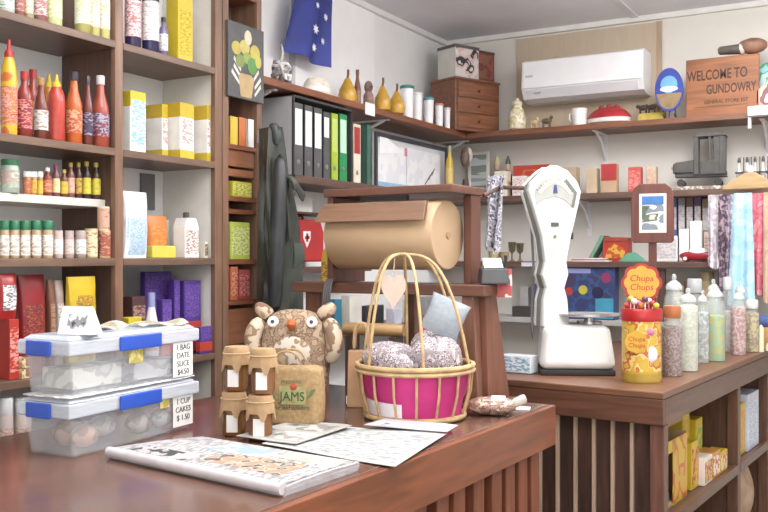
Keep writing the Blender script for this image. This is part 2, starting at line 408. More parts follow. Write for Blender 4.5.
# ------------------------------------------------------------------ kraft paper dispenser on the hutch
D = thing('paper_dispenser', 'dark timber stand with a big roll of brown kraft paper on the hutch', 'paper dispenser', (-1.13, 2.63, 1.331), CA)
wd = W((110, 70, 54), 0, .4, .18); wdz = W((106, 64, 50), 2, .4, .18)
MB().box(-.56, -.10, .287, -.068, .13, .313).build('top_board', wd, D, bevel=.003)
MB().box(-.55, -.09, .0, -.528, .11, .286).build('side_frame', wdz, D, bevel=.002)
MB().box(-.098, .04, .0, -.072, .11, .286).build('side_frame', wdz, D, bevel=.002)
MB().box(-.118, .075, .0, -.1, .11, .286).build('inner_post', wdz, D, bevel=.002)
rollm = P((198, 164, 124), .65, .05, 5)
RX = Matrix.Rotation(PI/2, 4, 'Y')
MB().lathe([(.012, -.408), (.108, -.408), (.112, -.403), (.112, -.005), (.108, 0), (.012, 0)], 40, caps=False, mat=Matrix.Translation((-.115, -.04, .156)) @ RX).build('paper_roll', rollm, D)
MB().lathe([(.0, -.412), (.0118, -.412), (.0118, .004), (0, .004)], 12, mat=Matrix.Translation((-.115, -.04, .156)) @ RX).build('axle', P((176, 140, 104), .5, .05), D)
MB().taper((-.545, -.172, -.13, -.158), (-.535, -.135, -.14, -.12), .2, .262).build('cutter_bar', W((128, 92, 66), 0, .4, .16), D, bevel=.002)
MB().box(-.42, -.085, .268, -.24, -.07, .285).build('cutter_blade', P((52, 44, 42), .4, .05), D)
LIFT = .001
# ================================================================== GOODS ON THE LEFT SHELVES
X0 = -2.305
blk = P((38, 34, 36), .35, .05); whi = P((236, 234, 230), .45, .03); red = P((196, 44, 40), .4, .08); yel = P((240, 205, 30), .4, .05)
grn = P((40, 140, 80), .4, .05); cream = P((238, 228, 190), .45, .05); org = P((226, 110, 44), .4, .08)
def lbl(*c):
    return PR([c[0]]+[tuple(c[0][i]*.4+q[i]*.6 for i in range(3)) for q in c[1:]], 130, .5, .5, .5, 1.2)
def row(z, X, kind, items, group, noun):
    for (a, b, yt, label, k, body, lab, cap) in items:
        l, d, h = atL(a, b, yt, z, X)
        bottle(noun if k in ('sauce', 'squeeze', 'slim', 'round') else ('spice_jar' if k == 'spice' else 'grocery_jar' if k == 'jar' else 'food_tin'),
               label, 'bottle' if k in ('sauce', 'squeeze', 'slim', 'round') else ('jar' if k != 'tin' else 'tin'), l, d, max(.04, h), k, body, lab, cap, group)
drk = P((60, 34, 34), .15, .1)
# top shelf, both bays
row(2.14, X0, '', [
 (0, 14, -14, 'jar with bright green lid at the far left of the top shelf', 'jar', P((190, 200, 190), .3), lbl((220, 225, 215), (90, 150, 90)), P((70, 180, 90), .4)),
 (15, 25, -26, 'red labelled slim bottle on the top left shelf beside green lidded jar', 'slim', P((150, 90, 80), .2), lbl((170, 100, 90), (225, 200, 190)), whi),
 (24, 33, -22, 'cream labelled slim bottle on the top left shelf', 'slim', P((170, 170, 110), .2), lbl((240, 230, 190), (150, 160, 90)), grn),
 (34, 47, -30, 'pink labelled bottle on the top left shelf', 'slim', P((150, 96, 90), .2), lbl((214, 170, 160), (160, 70, 70), (230, 215, 205)), blk),
 (46, 62, -34, 'pale green bottle on the top left shelf', 'slim', P((208, 214, 150), .2), lbl((222, 226, 176), (180, 196, 120)), yel),
 (75, 91, -40, 'olive oil bottle with pale label on the top left shelf', 'slim', P((176, 170, 90), .15), lbl((232, 232, 200), (190, 190, 130), (200, 214, 210)), yel),
 (89, 100, -42, 'white labelled bottle on the top left shelf by the upright', 'slim', P((200, 190, 110), .15), lbl((240, 238, 226), (226, 200, 80)), blk),
 (99.5, 110, -44, 'bottle with yellow and white label against the upright on the top left shelf', 'slim', P((206, 196, 120), .15), lbl((240, 236, 220), (236, 206, 70)), yel),
 (125, 141, -34, 'dark bottle with red and white label right of the upright on the top shelf', 'slim', P((62, 44, 80), .15), lbl((236, 226, 220), (190, 60, 60), (226, 190, 190)), blk),
 (142, 159, -36, 'dark bottle with cream label and blue base on the top shelf', 'slim', P((48, 44, 86), .15), lbl((236, 230, 222), (170, 150, 150)), blk),
 (159, 168, 18, 'small bottle with black cap in front of the big yellow box', 'slim', P((120, 110, 150), .2), lbl((226, 224, 220), (110, 100, 170)), blk),
], 'bottles on the top left shelf', 'oil_bottle')
l, w, h = spanL(166, 193, -4, 2.14, -2.30, .06)
yb = carton('cereal_box', 'large bright yellow box on the top shelf of the second bay', 'box', l, w, .06, h, LW, P((244, 214, 34), .4, .04), lbl((246, 220, 40), (246, 220, 40), (190, 150, 30)), (.1, .1, .9, .8))
# sauces, second shelf
so = lambda c: P(c, .22, .1, 25)
row(1.78, X0, '', [
 (1, 17, 40, 'tall yellow and red bottle with red cap at the left end of the sauce shelf', 'squeeze', PR([(244, 196, 40), (236, 120, 40)], 14, .3), lbl((214, 50, 44), (240, 226, 210), (236, 180, 60)), red),
 (17, 32, 72, 'red sauce bottle with red cap beside the tall yellow one', 'slim', so((150, 50, 44)), lbl((206, 60, 56), (230, 190, 180), (120, 40, 50)), red),
 (34, 48, 78, 'brown sauce bottle with grey white label', 'sauce', so((120, 56, 40)), lbl((200, 204, 196), (150, 90, 70)), P((190, 140, 70), .3)),
 (48, 65, 75, 'red squeeze bottle with yellow cap on the sauce shelf', 'squeeze', so((206, 70, 54)), None, yel),
 (66, 82, 72, 'orange sauce bottle with pale slanted label and black cap', 'sauce', so((222, 104, 40)), lbl((232, 110, 50), (240, 214, 180), (200, 70, 50)), P((60, 50, 60), .3)),
 (82, 93, 76, 'dark brown sauce bottle between the orange and the tomato bottle', 'sauce', so((110, 46, 38)), lbl((70, 54, 80), (210, 200, 210)), P((60, 46, 50), .3)),
 (92, 109, 76, 'tomato sauce bottle with dark blue and white label next to the upright', 'sauce', so((176, 74, 52)), lbl((60, 60, 100), (226, 220, 220), (190, 60, 60)), P((206, 200, 200), .3)),
], 'sauce bottles', 'sauce_bottle')
row(1.78, -2.42, '', [
 (26, 40, 70, 'red capped sauce bottle behind the front row of sauces', 'slim', so((176, 70, 50)), lbl((236, 170, 60), (200, 60, 50)), red),
 (42, 56, 74, 'yellow capped sauce bottle standing in the back of the sauce shelf', 'squeeze', so((222, 140, 50)), None, yel),
], 'sauce bottles', 'sauce_bottle')
# small bottles, third (narrow) shelf
XN = -2.352
ye2 = lbl((244, 214, 60), (244, 214, 60), (226, 170, 60))
row(1.61, XN, '', [
 (1, 19, 160, 'big jar with green lid on the narrow shelf', 'jar', P((176, 190, 176), .25), lbl((214, 220, 210), (130, 170, 130), (190, 120, 110)), P((60, 130, 90), .4)),
 (23, 31, 172, 'white capped small bottle nearest the green lidded jar', 'spice', P((190, 120, 70), .25), lbl((206, 110, 70), (226, 180, 120)), whi),
 (30, 37, 172, 'small white capped bottle with orange yellow label', 'spice', P((190, 140, 70), .25), lbl((240, 190, 70), (200, 110, 60)), whi),
 (37, 43, 172, 'small white capped bottle with plain yellow label', 'spice', P((200, 150, 70), .25), lbl((244, 206, 80), (236, 190, 60)), whi),
 (43, 52, 168, 'red and white labelled small bottle on the narrow shelf', 'slim', P((150, 70, 50), .25), lbl((226, 120, 80), (236, 210, 190)), whi),
 (52, 60, 165, 'pink capped small bottle with cream and yellow label', 'slim', P((140, 80, 90), .25), lbl((240, 226, 160), (230, 190, 150)), P((176, 80, 110), .4)),
 (60, 68, 170, 'small bottle with bright yellow label on the narrow shelf', 'slim', P((120, 76, 50), .25), ye2, P((230, 190, 80), .4)),
 (67, 74.5, 163, 'small bottle with pale pink label on the narrow shelf', 'slim', P((140, 90, 80), .25), lbl((226, 180, 160), (200, 130, 110)), P((230, 200, 70), .4)),
 (75, 82, 163, 'slim dark bottle with gold cap left of two yellow labels', 'slim', P((84, 50, 46), .2), lbl((220, 180, 60), (90, 60, 50)), P((220, 184, 60), .4)),
 (82, 91, 162, 'dark bottle with lemon yellow label and yellow cap', 'slim', P((70, 50, 46), .2), lbl((240, 226, 70), (240, 226, 70), (226, 200, 60)), P((222, 190, 60), .4)),
 (91.5, 100.5, 163, 'lemon labelled dark bottle at the right end of the narrow shelf', 'slim', P((80, 56, 46), .2), lbl((236, 222, 66), (236, 222, 66), (210, 190, 60)), P((216, 190, 90), .4)),
], 'small bottles on the narrow shelf', 'condiment_bottle')
# spices, fourth shelf
spl = lbl((236, 234, 226), (236, 234, 226), (190, 150, 110))
gcap = P((36, 128, 84), .4)
for i, (a, b) in enumerate(((0, 9), (9.5, 19), (20, 30), (31, 41), (42, 53))):
    l, d, h = atL(a, b, 221, 1.412, X0)
    bottle('spice_jar', ['green capped spice jar at the left edge of the spice row', 'second green capped spice jar from the left', 'middle one of the five green capped spice jars', 'fourth green capped spice jar from the left', 'green capped spice jar beside the pink lidded jars'][i], 'jar', l, d, h, 'spice', P((190, 160, 120), .25), spl, gcap, 'green capped spice jars')
row(1.412, X0, '', [
 (53.5, 63, 231, 'small pink and white jar right of the green caps', 'jar', P((206, 180, 170), .3), lbl((236, 230, 226), (220, 170, 160)), P((214, 190, 184), .4)),
 (64.5, 74, 231, 'pale brown lidded small jar in the spice row', 'jar', P((190, 160, 150), .3), lbl((226, 200, 190), (190, 150, 140)), P((200, 180, 170), .4)),
 (75, 86, 231, 'small jar with blue grey label in the spice row', 'jar', P((176, 150, 140), .3), lbl((226, 226, 220), (140, 150, 160)), P((190, 180, 170), .4)),
 (85, 97.5, 229, 'cream and red tin left of the two stacked tins', 'tin', P((214, 190, 140), .4), lbl((232, 214, 170), (176, 90, 70)), P((226, 210, 150), .4)),
 (98.5, 110.5, 231, 'lower cream and red tin of the stack of two', 'tin', P((214, 190, 140), .4), lbl((176, 90, 70), (232, 214, 170)), P((226, 210, 150), .4)),
], 'jars and tins of the spice shelf', 'bottle')
l, d, h = atL(98.5, 110.5, 231, 1.412, X0); zt = 1.412+h
l2, d2, h2 = atL(97.5, 109.5, 207, zt, X0)
bottle('food_tin', 'upper cream and red tin resting on another tin', 'tin', l2, d2, h2, 'tin', P((222, 206, 160), .4), lbl((180, 84, 70), (236, 222, 190), (236, 222, 190)), P((232, 220, 180), .4), 'jars and tins of the spice shelf')
# packets, fifth shelf
def po(a, b, yt, z, X, d, label, m, f=None, group=None, name='snack_packet', cat='packet', **k):
    l, w, h = spanL(a, b, yt, z, X, d*.4)
    return pouch(name, label, cat, l, w, d, h, LW, m, f, group, **k)
def bx(a, b, yt, z, X, d, label, m, f=None, group=None, name='grocery_box', cat='box', **k):
    l, w, h = spanL(a, b, yt, z, X, d)
    return carton(name, label, cat, l, w, d, h, LW, m, f, group=group, **k)
l, w, h = spanL(-6, 18, 320, 1.05, -2.30, .07)
bx(-6, 19, 320, 1.05, -2.30, .07, 'low red and white box at the left end of the packet shelf', P((206, 54, 40)), lbl((226, 60, 40), (226, 60, 40), (236, 226, 220)), name='biscuit_box')
z5 = 1.05+h
po(-6, 17, 274, z5, -2.31, .05, 'red packet with white panel standing on the low red box', P((196, 40, 40), .3), lbl((236, 232, 228), (50, 44, 50), (236, 232, 228)))
po(14, 46, 275, 1.05, -2.34, .06, 'large dark red packet with black and gold print', P((160, 40, 44), .3), lbl((168, 46, 50), (168, 46, 50), (50, 36, 40), (196, 120, 60)), fr=(.1, .05, .9, .7))
po(45, 55, 280, 1.05, -2.33, .04, 'narrow brown packet right of the dark red one', P((130, 84, 64), .3), lbl((176, 130, 100), (110, 70, 60)))
po(52, 64, 281, 1.05, -2.33, .04, 'narrow silver brown packet left of the yellow pouch', P((170, 150, 140), .3, .2), lbl((206, 196, 190), (110, 80, 70)))
po(64, 97, 277, 1.05, -2.30, .05, 'bright yellow pouch with dark print behind the plastic boxes', P((242, 204, 30), .35), lbl((242, 204, 30), (242, 204, 30), (60, 70, 60), (226, 110, 50)), fr=(.2, .1, .8, .8))
for i, (yt, lab) in enumerate(((364, 'lower flat packet of wafers behind the plastic boxes'), (347, 'upper flat packet of wafers behind the plastic boxes'))):
    l, w, h = spanL(-4, 32, 376, 1.05+.032*i, -2.285, .12)
    carton('wafer_packet', lab, 'packet', l, w, .12, .03, LW, PR([(206, 170, 110), (232, 214, 176), (160, 110, 70)], 40, .35), None, group='flat wafer packets')
for i, (a, b) in enumerate(((-2, 13), (14, 31))):
    l, d, h = atL(a, b, 398, .72, -2.31)
    bottle('food_tub', ['pink labelled tub on the low shelf at the left edge', 'second pink labelled tub on the low shelf beside the plastic box'][i], 'tub', l, d, h, 'jar', P((206, 190, 180), .3), lbl((214, 176, 160), (190, 140, 120), (226, 216, 210)), P((206, 204, 204), .35), 'tubs on the low shelf')
# second bay
bx(120, 146, 91, 1.78, -2.30, .05, 'slim white and yellow box beside the upright, left of the flour bags', P((240, 238, 228)), lbl((240, 238, 230), (240, 238, 230), (60, 170, 180)), (.1, .15, .9, .6) and None, name='flour_box', top=P((244, 216, 50)))
fl = [(146, 168, 103, -2.36, 'yellow topped flour bag left in the row'), (164, 194, 102, -2.31, 'yellow topped flour bag in the middle of the row'), (191, 210.5, 104, -2.30, 'yellow topped flour bag at the right end by the rack')]
for a, b, yt, X, lb in fl:
    l, w, h = spanL(a, b, yt, 1.78, X, .08)
    t = carton('flour_bag', lb, 'bag', l, w, .08, h, LW, P((238, 234, 226), .6), lbl((238, 234, 226), (238, 234, 226), (214, 110, 110)), (.15, .28, .9, .72), 'yellow and white flour bags', top=P((238, 200, 44), .5))
    MB().box(-w/2*1.01, -.0408, 0, w/2*1.01, .0408, h*.16).build('bottom_band', P((238, 206, 50), .5), t)
po(120, 148, 192, 1.412, -2.30, .05, 'tall white and blue packet standing by the upright under the flour shelf', P((236, 238, 240), .4), lbl((226, 234, 240), (110, 160, 200), (160, 196, 220)), fr=(.08, .05, .92, .6), name='flour_packet')
bx(142, 176, 246, 1.412, -2.295, .05, 'low lemon yellow packet in front of the orange one', P((236, 222, 80)), None, name='tea_packet', cat='packet')
po(142, 168, 216, 1.412, -2.36, .05, 'orange packet standing behind the low yellow packet', P((232, 130, 50), .4), lbl((232, 130, 50), (232, 130, 50), (236, 170, 90)))
po(150, 170, 220, 1.412, -2.44, .04, 'pale grey green packet at the back of the shelf', P((196, 200, 180), .4))
t = bx(173, 199, 226, 1.412, -2.30, .06, 'white carton with cut corner and brown seal', whi, lbl((238, 234, 228), (238, 234, 228), (150, 80, 60)), name='milk_carton', cat='carton')
l, w, h = spanL(173, 199, 226, 1.412, -2.30, .06); zt = h
MB().prism([(-w/2, 0), (w/2, 0), (w*.32, .03), (-w*.32, .03)], -.028, .028, Matrix.Translation((0, 0, zt))).build('gable_top', P((226, 224, 220), .45), t)
MB().lathe([(.012, 0), (.012, .02), (.01, .022)], 12, -.0, 0, mat=Matrix.Translation((0, 0, zt+.03))).build('spout_cap', P((80, 70, 70), .4), t)
bx(195, 208, 242, 1.412, -2.30, .05, 'small white packet leaning at the right end of the packet shelf', P((226, 220, 206)), lbl((120, 90, 70), (210, 200, 180)), name='tea_packet', cat='packet', tilt=.0)
pur = P((84, 54, 150), .35); cho = lbl((90, 58, 160), (90, 58, 160), (150, 110, 200), (70, 44, 120))
def choc(a, b, yt, X, label, z=1.05, d=.03):
    l, w, h = spanL(a, b, yt, z, X, d)
    t = carton('chocolate_block', label, 'chocolate', l, w, d, h, LW, pur, cho, (.06, .5, .94, .95), 'purple chocolate blocks')
    MB().box(-w/2-.001, -d/2-.001, .01, w/2+.001, d/2+.001, h*.44).build('red_band', P((214, 70, 50), .4), t)
    return t
choc(140, 172, 272, -2.40, 'purple chocolate block at the left, standing farthest back', d=.025)
choc(168, 180, 280, -2.34, 'narrow purple chocolate block in the middle of the group')
choc(178, 201, 281, -2.335, 'broad purple and red chocolate block right of the group')
choc(156, 172, 300, -2.30, 'shorter purple chocolate block in front of the far left one')
choc(196, 212, 327, -2.285, 'low purple and red chocolate block beside the rack post', 1.05, .02)
bx(122, 146, 297, 1.05, -2.31, .05, 'dark patterned packet beside the upright above the plastic boxes', P((84, 50, 50)), lbl((60, 44, 56), (176, 80, 60), (220, 190, 160)), name='tea_packet', cat='packet')
l, d, h = atL(144, 159, 293, 1.05, -2.30)
bottle('grocery_jar', 'white and blue round jar before the purple chocolate', 'jar', l, d, h, 'round', P((226, 224, 230), .35), lbl((236, 234, 236), (150, 130, 190), (200, 120, 90)), P((150, 160, 210), .4))
bx(118, 142, 318, 1.05, -2.285, .05, 'low bright yellow packet over the lid of the plastic boxes', P((240, 216, 40)), None, name='tea_packet', cat='packet')
# plain fittings on the wall of the second bay
MB().box(0, -.035, 0, .012, .035, .14).build('outlet_plate', P((120, 118, 122), .5), None)
tag(bpy.data.objects['outlet_plate'], 'grey oblong wall plate at the back of the second bay', 'wall plate', loc=(XL+.001, 2.60, 1.60))
# ================================================================== NARROW RACK
XR = -2.285
def rk(f, a, b, yt, z, label, *r, **k): return f(a, b, yt, z, XR, .09, label, *r, **k)
for a, b, yt, c, lab in ((230, 238, 116, (236, 200, 60), 'yellow spined book in the narrow rack'), (238.5, 246, 117, (222, 120, 60), 'orange spined book in the narrow rack'), (248, 254, 119, (232, 228, 220), 'white spined book at the right in the narrow rack')):
    y0 = onX(a, 0, XR)[0].y; y1 = onX(b, 0, XR)[0].y; t_ = onX(a, 0, XR)[1]
    book('paperback', lab, (XR-.05, (y0+y1)/2, 1.86), y1-y0, .1, EYE+(256-yt)/F*t_-1.86, LW, P(c, .5), 'books in the narrow rack')
def rb(a, b, yt, z, lab, m, f, nm='grocery_box', d=.09):
    y0 = onX(a, 0, XR)[0].y; y1 = onX(b, 0, XR)[0].y; t_ = onX(a, 0, XR)[1]
    return carton(nm, lab, 'box', (XR-d/2, (y0+y1)/2, z), y1-y0, d, EYE+(256-yt)/F*t_-z, LW, m, f)
rb(233, 252, 181, 1.655, 'yellow green box in the narrow rack below the drawers', P((214, 206, 60)), lbl((220, 214, 70), (236, 232, 160), (160, 150, 50)))
rb(230.5, 250, 222, 1.405, 'lime green box with white print in the narrow rack', P((190, 206, 80)), lbl((214, 222, 110), (236, 238, 190), (150, 170, 60)))
rb(231, 238, 267, 1.245, 'orange red box low in the narrow rack at left', P((214, 110, 70)), lbl((226, 120, 70), (236, 190, 150), (170, 60, 50)))
rb(239.5, 250, 270, 1.245, 'dull red box low in the narrow rack at right', P((176, 70, 64)), lbl((190, 76, 70), (226, 170, 160), (120, 50, 50)))
# poster board hung on the rack
y0 = onX(227, 0, -2.268)[0].y; y1 = onX(262.5, 0, -2.268)[0].y; tt = onX(245, 0, -2.268)[1]
z0 = EYE+(256-100)/F*tt; z1 = EYE+(256-26)/F*tt; pw, ph = y1-y0, z1-z0
t = thing('hanging_picture', 'dark grey painted board of yellow tulips in a vase hung on the narrow rack', 'painting', (-2.274, (y0+y1)/2, z0), LW)
MB().box(-pw/2, -.012, 0, pw/2, 0, ph).build('board', P((84, 84, 84), .5, .1), t)
def blob(name, pts, m, dy): MB().prism([(x*pw, z*ph) for x, z in pts], -.012-dy, -.0119).build(name, m, t)
def oval(cx, cz, rx, rz, n=14, a0=0): return [(cx+rx*math.cos(2*PI*i/n+a0), cz+rz*math.sin(2*PI*i/n+a0)) for i in range(n)]
blob('vase', [(-.16, .03), (.14, .03), (.22, .3), (.12, .34), (-.16, .34), (-.22, .3)], P((196, 164, 112), .5, .1), .0008)
for i, (x, z, rx, rz, c) in enumerate(((-.28, .66, .13, .09, (206, 188, 84)), (-.05, .7, .14, .1, (214, 198, 104)), (.24, .66, .14, .11, (206, 188, 84)), (.02, .56, .12, .08, (150, 170, 80)), (.16, .47, .14, .12, (96, 150, 72)), (-.18, .5, .12, .09, (130, 150, 70)), (.04, .84, .1, .1, (226, 200, 170)), (.33, .55, .09, .09, (206, 196, 90)))):
    blob('flower' if i not in (3, 4, 5) else 'leaf_clump', oval(x, z, rx, rz), P(c, .5, .12), .0009+.0002*i)
for x, z, dx, s in ((-.36, .4, .2, 1), (-.42, .32, .22, 1), (.36, .4, -.16, 1), (.42, .3, -.18, 1), (.42, .2, -.18, 1), (-.36, .5, .2, 1)):
    blob('leaf', [(x, z), (x+dx, z-.14), (x+dx*1.05, z-.1), (x+dx*.1, z+.05)], P((206, 206, 196), .5, .1), .0007)
l, w, h = spanL(238, 256, -8, 2.47, -2.29, .06)
carton('blue_carton', 'pale blue box at the very top of the narrow rack', 'box', (-2.33, 2.86, 2.47), .15, .08, .14, LW, P((150, 200, 222)), lbl((226, 236, 240), (110, 180, 214)))
# ================================================================== COAT, BINDERS, LEFT WALL
t = thing('hanging_coat', 'dark grey green waxed coat hanging beside the narrow rack', 'coat', (-2.18, 2.965, 1.13))
coatm = P((58, 61, 54), .35, .3, 9)
def coat(u, v):           # closed cross-section: u round, v up
    H_ = .80; z = v*H_
    wv = .105-.03*v if v < .5 else .09-.13*(v-.5)
    dp = .075*(1-.35*v)
    a = 2*PI*u
    f = 1+.16*math.sin(5*a+3*v)+.09*math.sin(9*a-5*v)+.05*math.sin(13*a+9*v)
    return (dp*f*math.cos(a), (wv*f)*math.sin(a)+.02-.10*max(0, v-.3), z)
mb = MB(); nu, nv = 44, 26
vs = [coat(i/nu, j/nv) for j in range(nv+1) for i in range(nu)]
fs = [(j*nu+i, j*nu+(i+1) % nu, (j+1)*nu+(i+1) % nu, (j+1)*nu+i) for j in range(nv) for i in range(nu)]
fs += [tuple(range(nu-1, -1, -1)), tuple(nv*nu+i for i in range(nu))]
mb.add(vs, fs, True).build('coat_body', coatm, t)
pts = [(.05, -.06, .70), (.06, -.075, .55), (.055, -.085, .38), (.05, -.09, .2), (.045, -.09, .06)]
MB().tube(pts, [.025, .032, .033, .03, .028], 14).build('sleeve', P((48, 50, 52), .45, .25, 9), t, sub=1)
MB().grid(lambda u, v: (.078+.014*math.sin(PI*v)+.02*v, -.05+.09*u*(1-.2*v), .60-.05*v-.03*u+.012*math.sin(5*u)), 10, 6, .006).build('cape_flap', P((66, 70, 62), .38, .25, 9), t)
MB().tube([(.03, -.05, .72), (.03, -.05, .775), (.02, -.06, .81), (.0, -.07, .80)], [.024, .026, .022, .014], 12).build('collar', P((62, 68, 66), .45, .2, 9), t, sub=1)
MB().grid(lambda u, v: (.066+.008*math.sin(PI*v), .0+.07*u, .34-.1*v), 4, 4, .005).build('pocket', P((66, 72, 66), .4, .2, 9), t)
t2 = thing('coat_hook', 'small metal coat hook on the rack post holding the waxed coat', 'hook', (-2.272, 2.955, 1.90))
MB().box(-.002, -.012, -.02, .003, .012, .03).build('plate', P((150, 150, 150), .3, .05, metal=.8), t2)
MB().tube([(0, 0, .01), (.03, 0, .0), (.05, 0, .005), (.055, 0, .03)], .004, 8).build('prong', P((150, 150, 150), .3, .05, metal=.8), t2)
# yellow board leaning behind the coat
t = MB().box(-.018, -.028, 0, .002, .028, .78).build('wall_mounted_strip', W((214, 176, 96), 2, .5, .1))
tag(t, 'pale yellow strip of timber fixed upright on the wall behind the coat', 'timber strip', loc=(-2.53, 3.40, 1.06))
# binders
XBd = -2.30
def lev(a, b, yt, label, c, labc, lz=(.42, .92)):
    y0 = onX(a, 0, XBd)[0].y; y1 = onX(b, 0, XBd)[0].y; w = y1-y0-.003; h = .318*(1 if yt is None else yt)
    t = thing('ring_binder', label, 'binder', (XBd-.12, (y0+y1)/2, ZM), LW, 'office binders on the left wall')
    MB().box(-w/2, -.12, 0, w/2, -.117, h).box(-w/2, -.12, 0, -w/2+.003, .12, h).box(w/2-.003, -.12, 0, w/2, .12, h).build('cover', P(c, .45, .06), t)
    MB().box(-w/2+.004, -.11, .006, w/2-.004, .105, h-.01).build('papers', P((230, 228, 222), .6), t)
    MB().box(-w*.36, -.1212, h*lz[0], w*.36, -.1195, h*lz[1]).build('spine_label', P(labc, .5, .02), t)
    MB().lathe([(.009, 0), (.012, .001), (.012, .002), (.009, .003)], 14, mat=Matrix.Translation((0, -.1195, h*.18)) @ Matrix.Rotation(PI/2, 4, 'X')).build('finger_ring', P((150, 150, 155), .3, .05, metal=.7), t)
for a, b, c, lc, lb, k in ((293.5, 303.5, (84, 84, 86), (228, 228, 226), 'leftmost charcoal binder with long white spine label', 1), (304, 313, (84, 84, 86), (228, 228, 226), 'second charcoal binder from the left with white spine label', 1),
                        (313.5, 322.5, (84, 84, 86), (226, 226, 224), 'third charcoal binder from the left with white spine label', 1), (323, 330, (84, 84, 86), (228, 228, 226), 'narrow charcoal binder next to the lime one', .97),
                        (331, 338.5, (176, 206, 60), (206, 222, 110), 'lime green binder in the black case', .98), (339, 347.5, (40, 150, 84), (190, 226, 200), 'bright green binder at the right end of the black case', 1)):
    lev(a, b, k, lb, c, lc, (.42, .92) if 'narrow' not in lb else (.62, .92))
# shelf bay around the binders
t = thing('binder_case', 'black frame round the office binders on the left wall shelf', 'binder case', (XL+.012, 0, ZM))
yA = onX(292.5, 0, XBd)[0].y-.008; yB = onX(348, 0, XBd)[0].y+.004
bm = P((58, 56, 58), .5, .05)
MB().box(0, yA-.008, 0, .245, yA, .34).build('side_panel', P((172, 172, 172), .6, .03), t)['label'] = 'grey side panel'; MB().box(.2455, yA-.008, 0, .255, yA, .345).build('front_edge', bm, t); MB().box(0, yB, 0, .255, yB+.008, .345).build('side_panel', bm, t)
MB().box(0, yA, .335, .255, yB, .345).build('top_panel', bm, t)
# leaning papers and frame to the right of the binders
lev(353, 361, .9, 'cream binder with a red label right of the binder case', (224, 214, 190), (190, 50, 50), (.5, .95))
XF = -2.40
l, w, h = spanL(364, 374, 122, ZM, XF+.05, .02)
book('tall_book', 'tall dark green book beside the white notice board', (-2.36, onX(369, 0, -2.31)[0].y, ZM), .04, .1, .30, LW, P((70, 110, 96), .45), cat='book')
y0 = onX(371, 0, XF)[0].y+.03; y1 = onX(446, 0, XF)[0].y; hh = .30
t = thing('notice_board', 'wide dark framed notice board with white papers standing on the left wall shelf', 'notice board', (XF, (y0+y1)/2, ZM), LW)
w = y1-y0; fm = P((66, 66, 74), .4, .05)
MB().box(-w/2, -.0, 0, w/2, .012, hh).build('backing', P((206, 208, 212), .6, .03), t)
MB().box(-w/2, -.012, 0, -w/2+.022, -.0005, hh).box(w/2-.022, -.012, 0, w/2, -.0005, hh).box(-w/2+.022, -.012, hh-.022, w/2-.022, -.0005, hh).box(-w/2+.022, -.012, 0, w/2-.022, -.0005, .012).build('frame', fm, t, bevel=.002)
pap = PR([(232, 232, 234), (232, 232, 234), (222, 224, 230)], 10, .6)
MB().box(-w/2+.04, -.004, .02, -w*.1, -.001, .245).build('paper_sheet', pap, t); MB().box(-w*.09, -.005, .02, w/2-.09, -.0015, .25).build('paper_sheet', pap, t)
MB().prism([(-w*.44, .19), (-w*.12, .215), (-w*.38, .285), (-w*.44, .28)], -.007, -.0055).build('paper_sheet', P((240, 240, 240), .6, .02), t)
MB().box(-w*.12, -.008, .2, -w*.09, -.0055, .245).build('pink_ribbon', P((220, 130, 160), .5), t)
MB().box(-w/2+.04, -.006, .015, w*.25, -.0045, .04).build('blue_strip', P((150, 196, 220), .5), t)
for q in range(3):
    MB().tube([(w*(.16+.05*q), -.009, .06+.03*q), (w*(.24+.03*q), -.009, .12+.02*q)], .003, 6).build('scissors', P((110, 100, 104), .4), t)
# blue flag with white stars
p0 = [onX(294, -14, -2.47)[0], onX(330, -14, -2.47)[0], onX(289, 50, -2.44)[0], onX(329, 68, -2.44)[0]]
FX = -2.46
t = thing('blue_flag', 'blue flag with white stars hanging high on the left wall', 'flag', (FX, p0[0].y, 2.40), LW)
def fpt(u, v):
    a = p0[0].lerp(p0[1], u); b = p0[2].lerp(p0[3], u); q = a.lerp(b, v)
    return (q.y-p0[0].y, .018*math.sin(u*9+v*1.5)*(.4+v)-.01, q.z-2.40-.0008)
top = .09
MB().grid(lambda u, v: fpt(u, v), 26, 18, .003).build('cloth', P((52, 66, 160), .6, .18, 6), t)
def star(u, v, r, n=7):
    c = Vector(fpt(u, v)); pts = []
    for k in range(2*n):
        rr = r if k % 2 == 0 else r*.48; a = PI*k/n+PI/2
        pts.append((c.x+rr*math.cos(a), c.z+rr*math.sin(a)))
    MB().prism(pts, c.y-.012, c.y-.0105, ).build('star', P((236, 238, 244), .5, .02), t)
star(.52, .60, .026); star(.86, .40, .02); star(.84, .70, .018); star(.60, .82, .022); star(.5, .28, .016)
MB().tube([tuple(Vector(fpt(-.06, 0))+Vector((0, 0, .004))), tuple(Vector(fpt(1.06, 0))+Vector((0, 0, .004)))], .008, 8).build('flag_pole', W((150, 110, 80), 0), t)
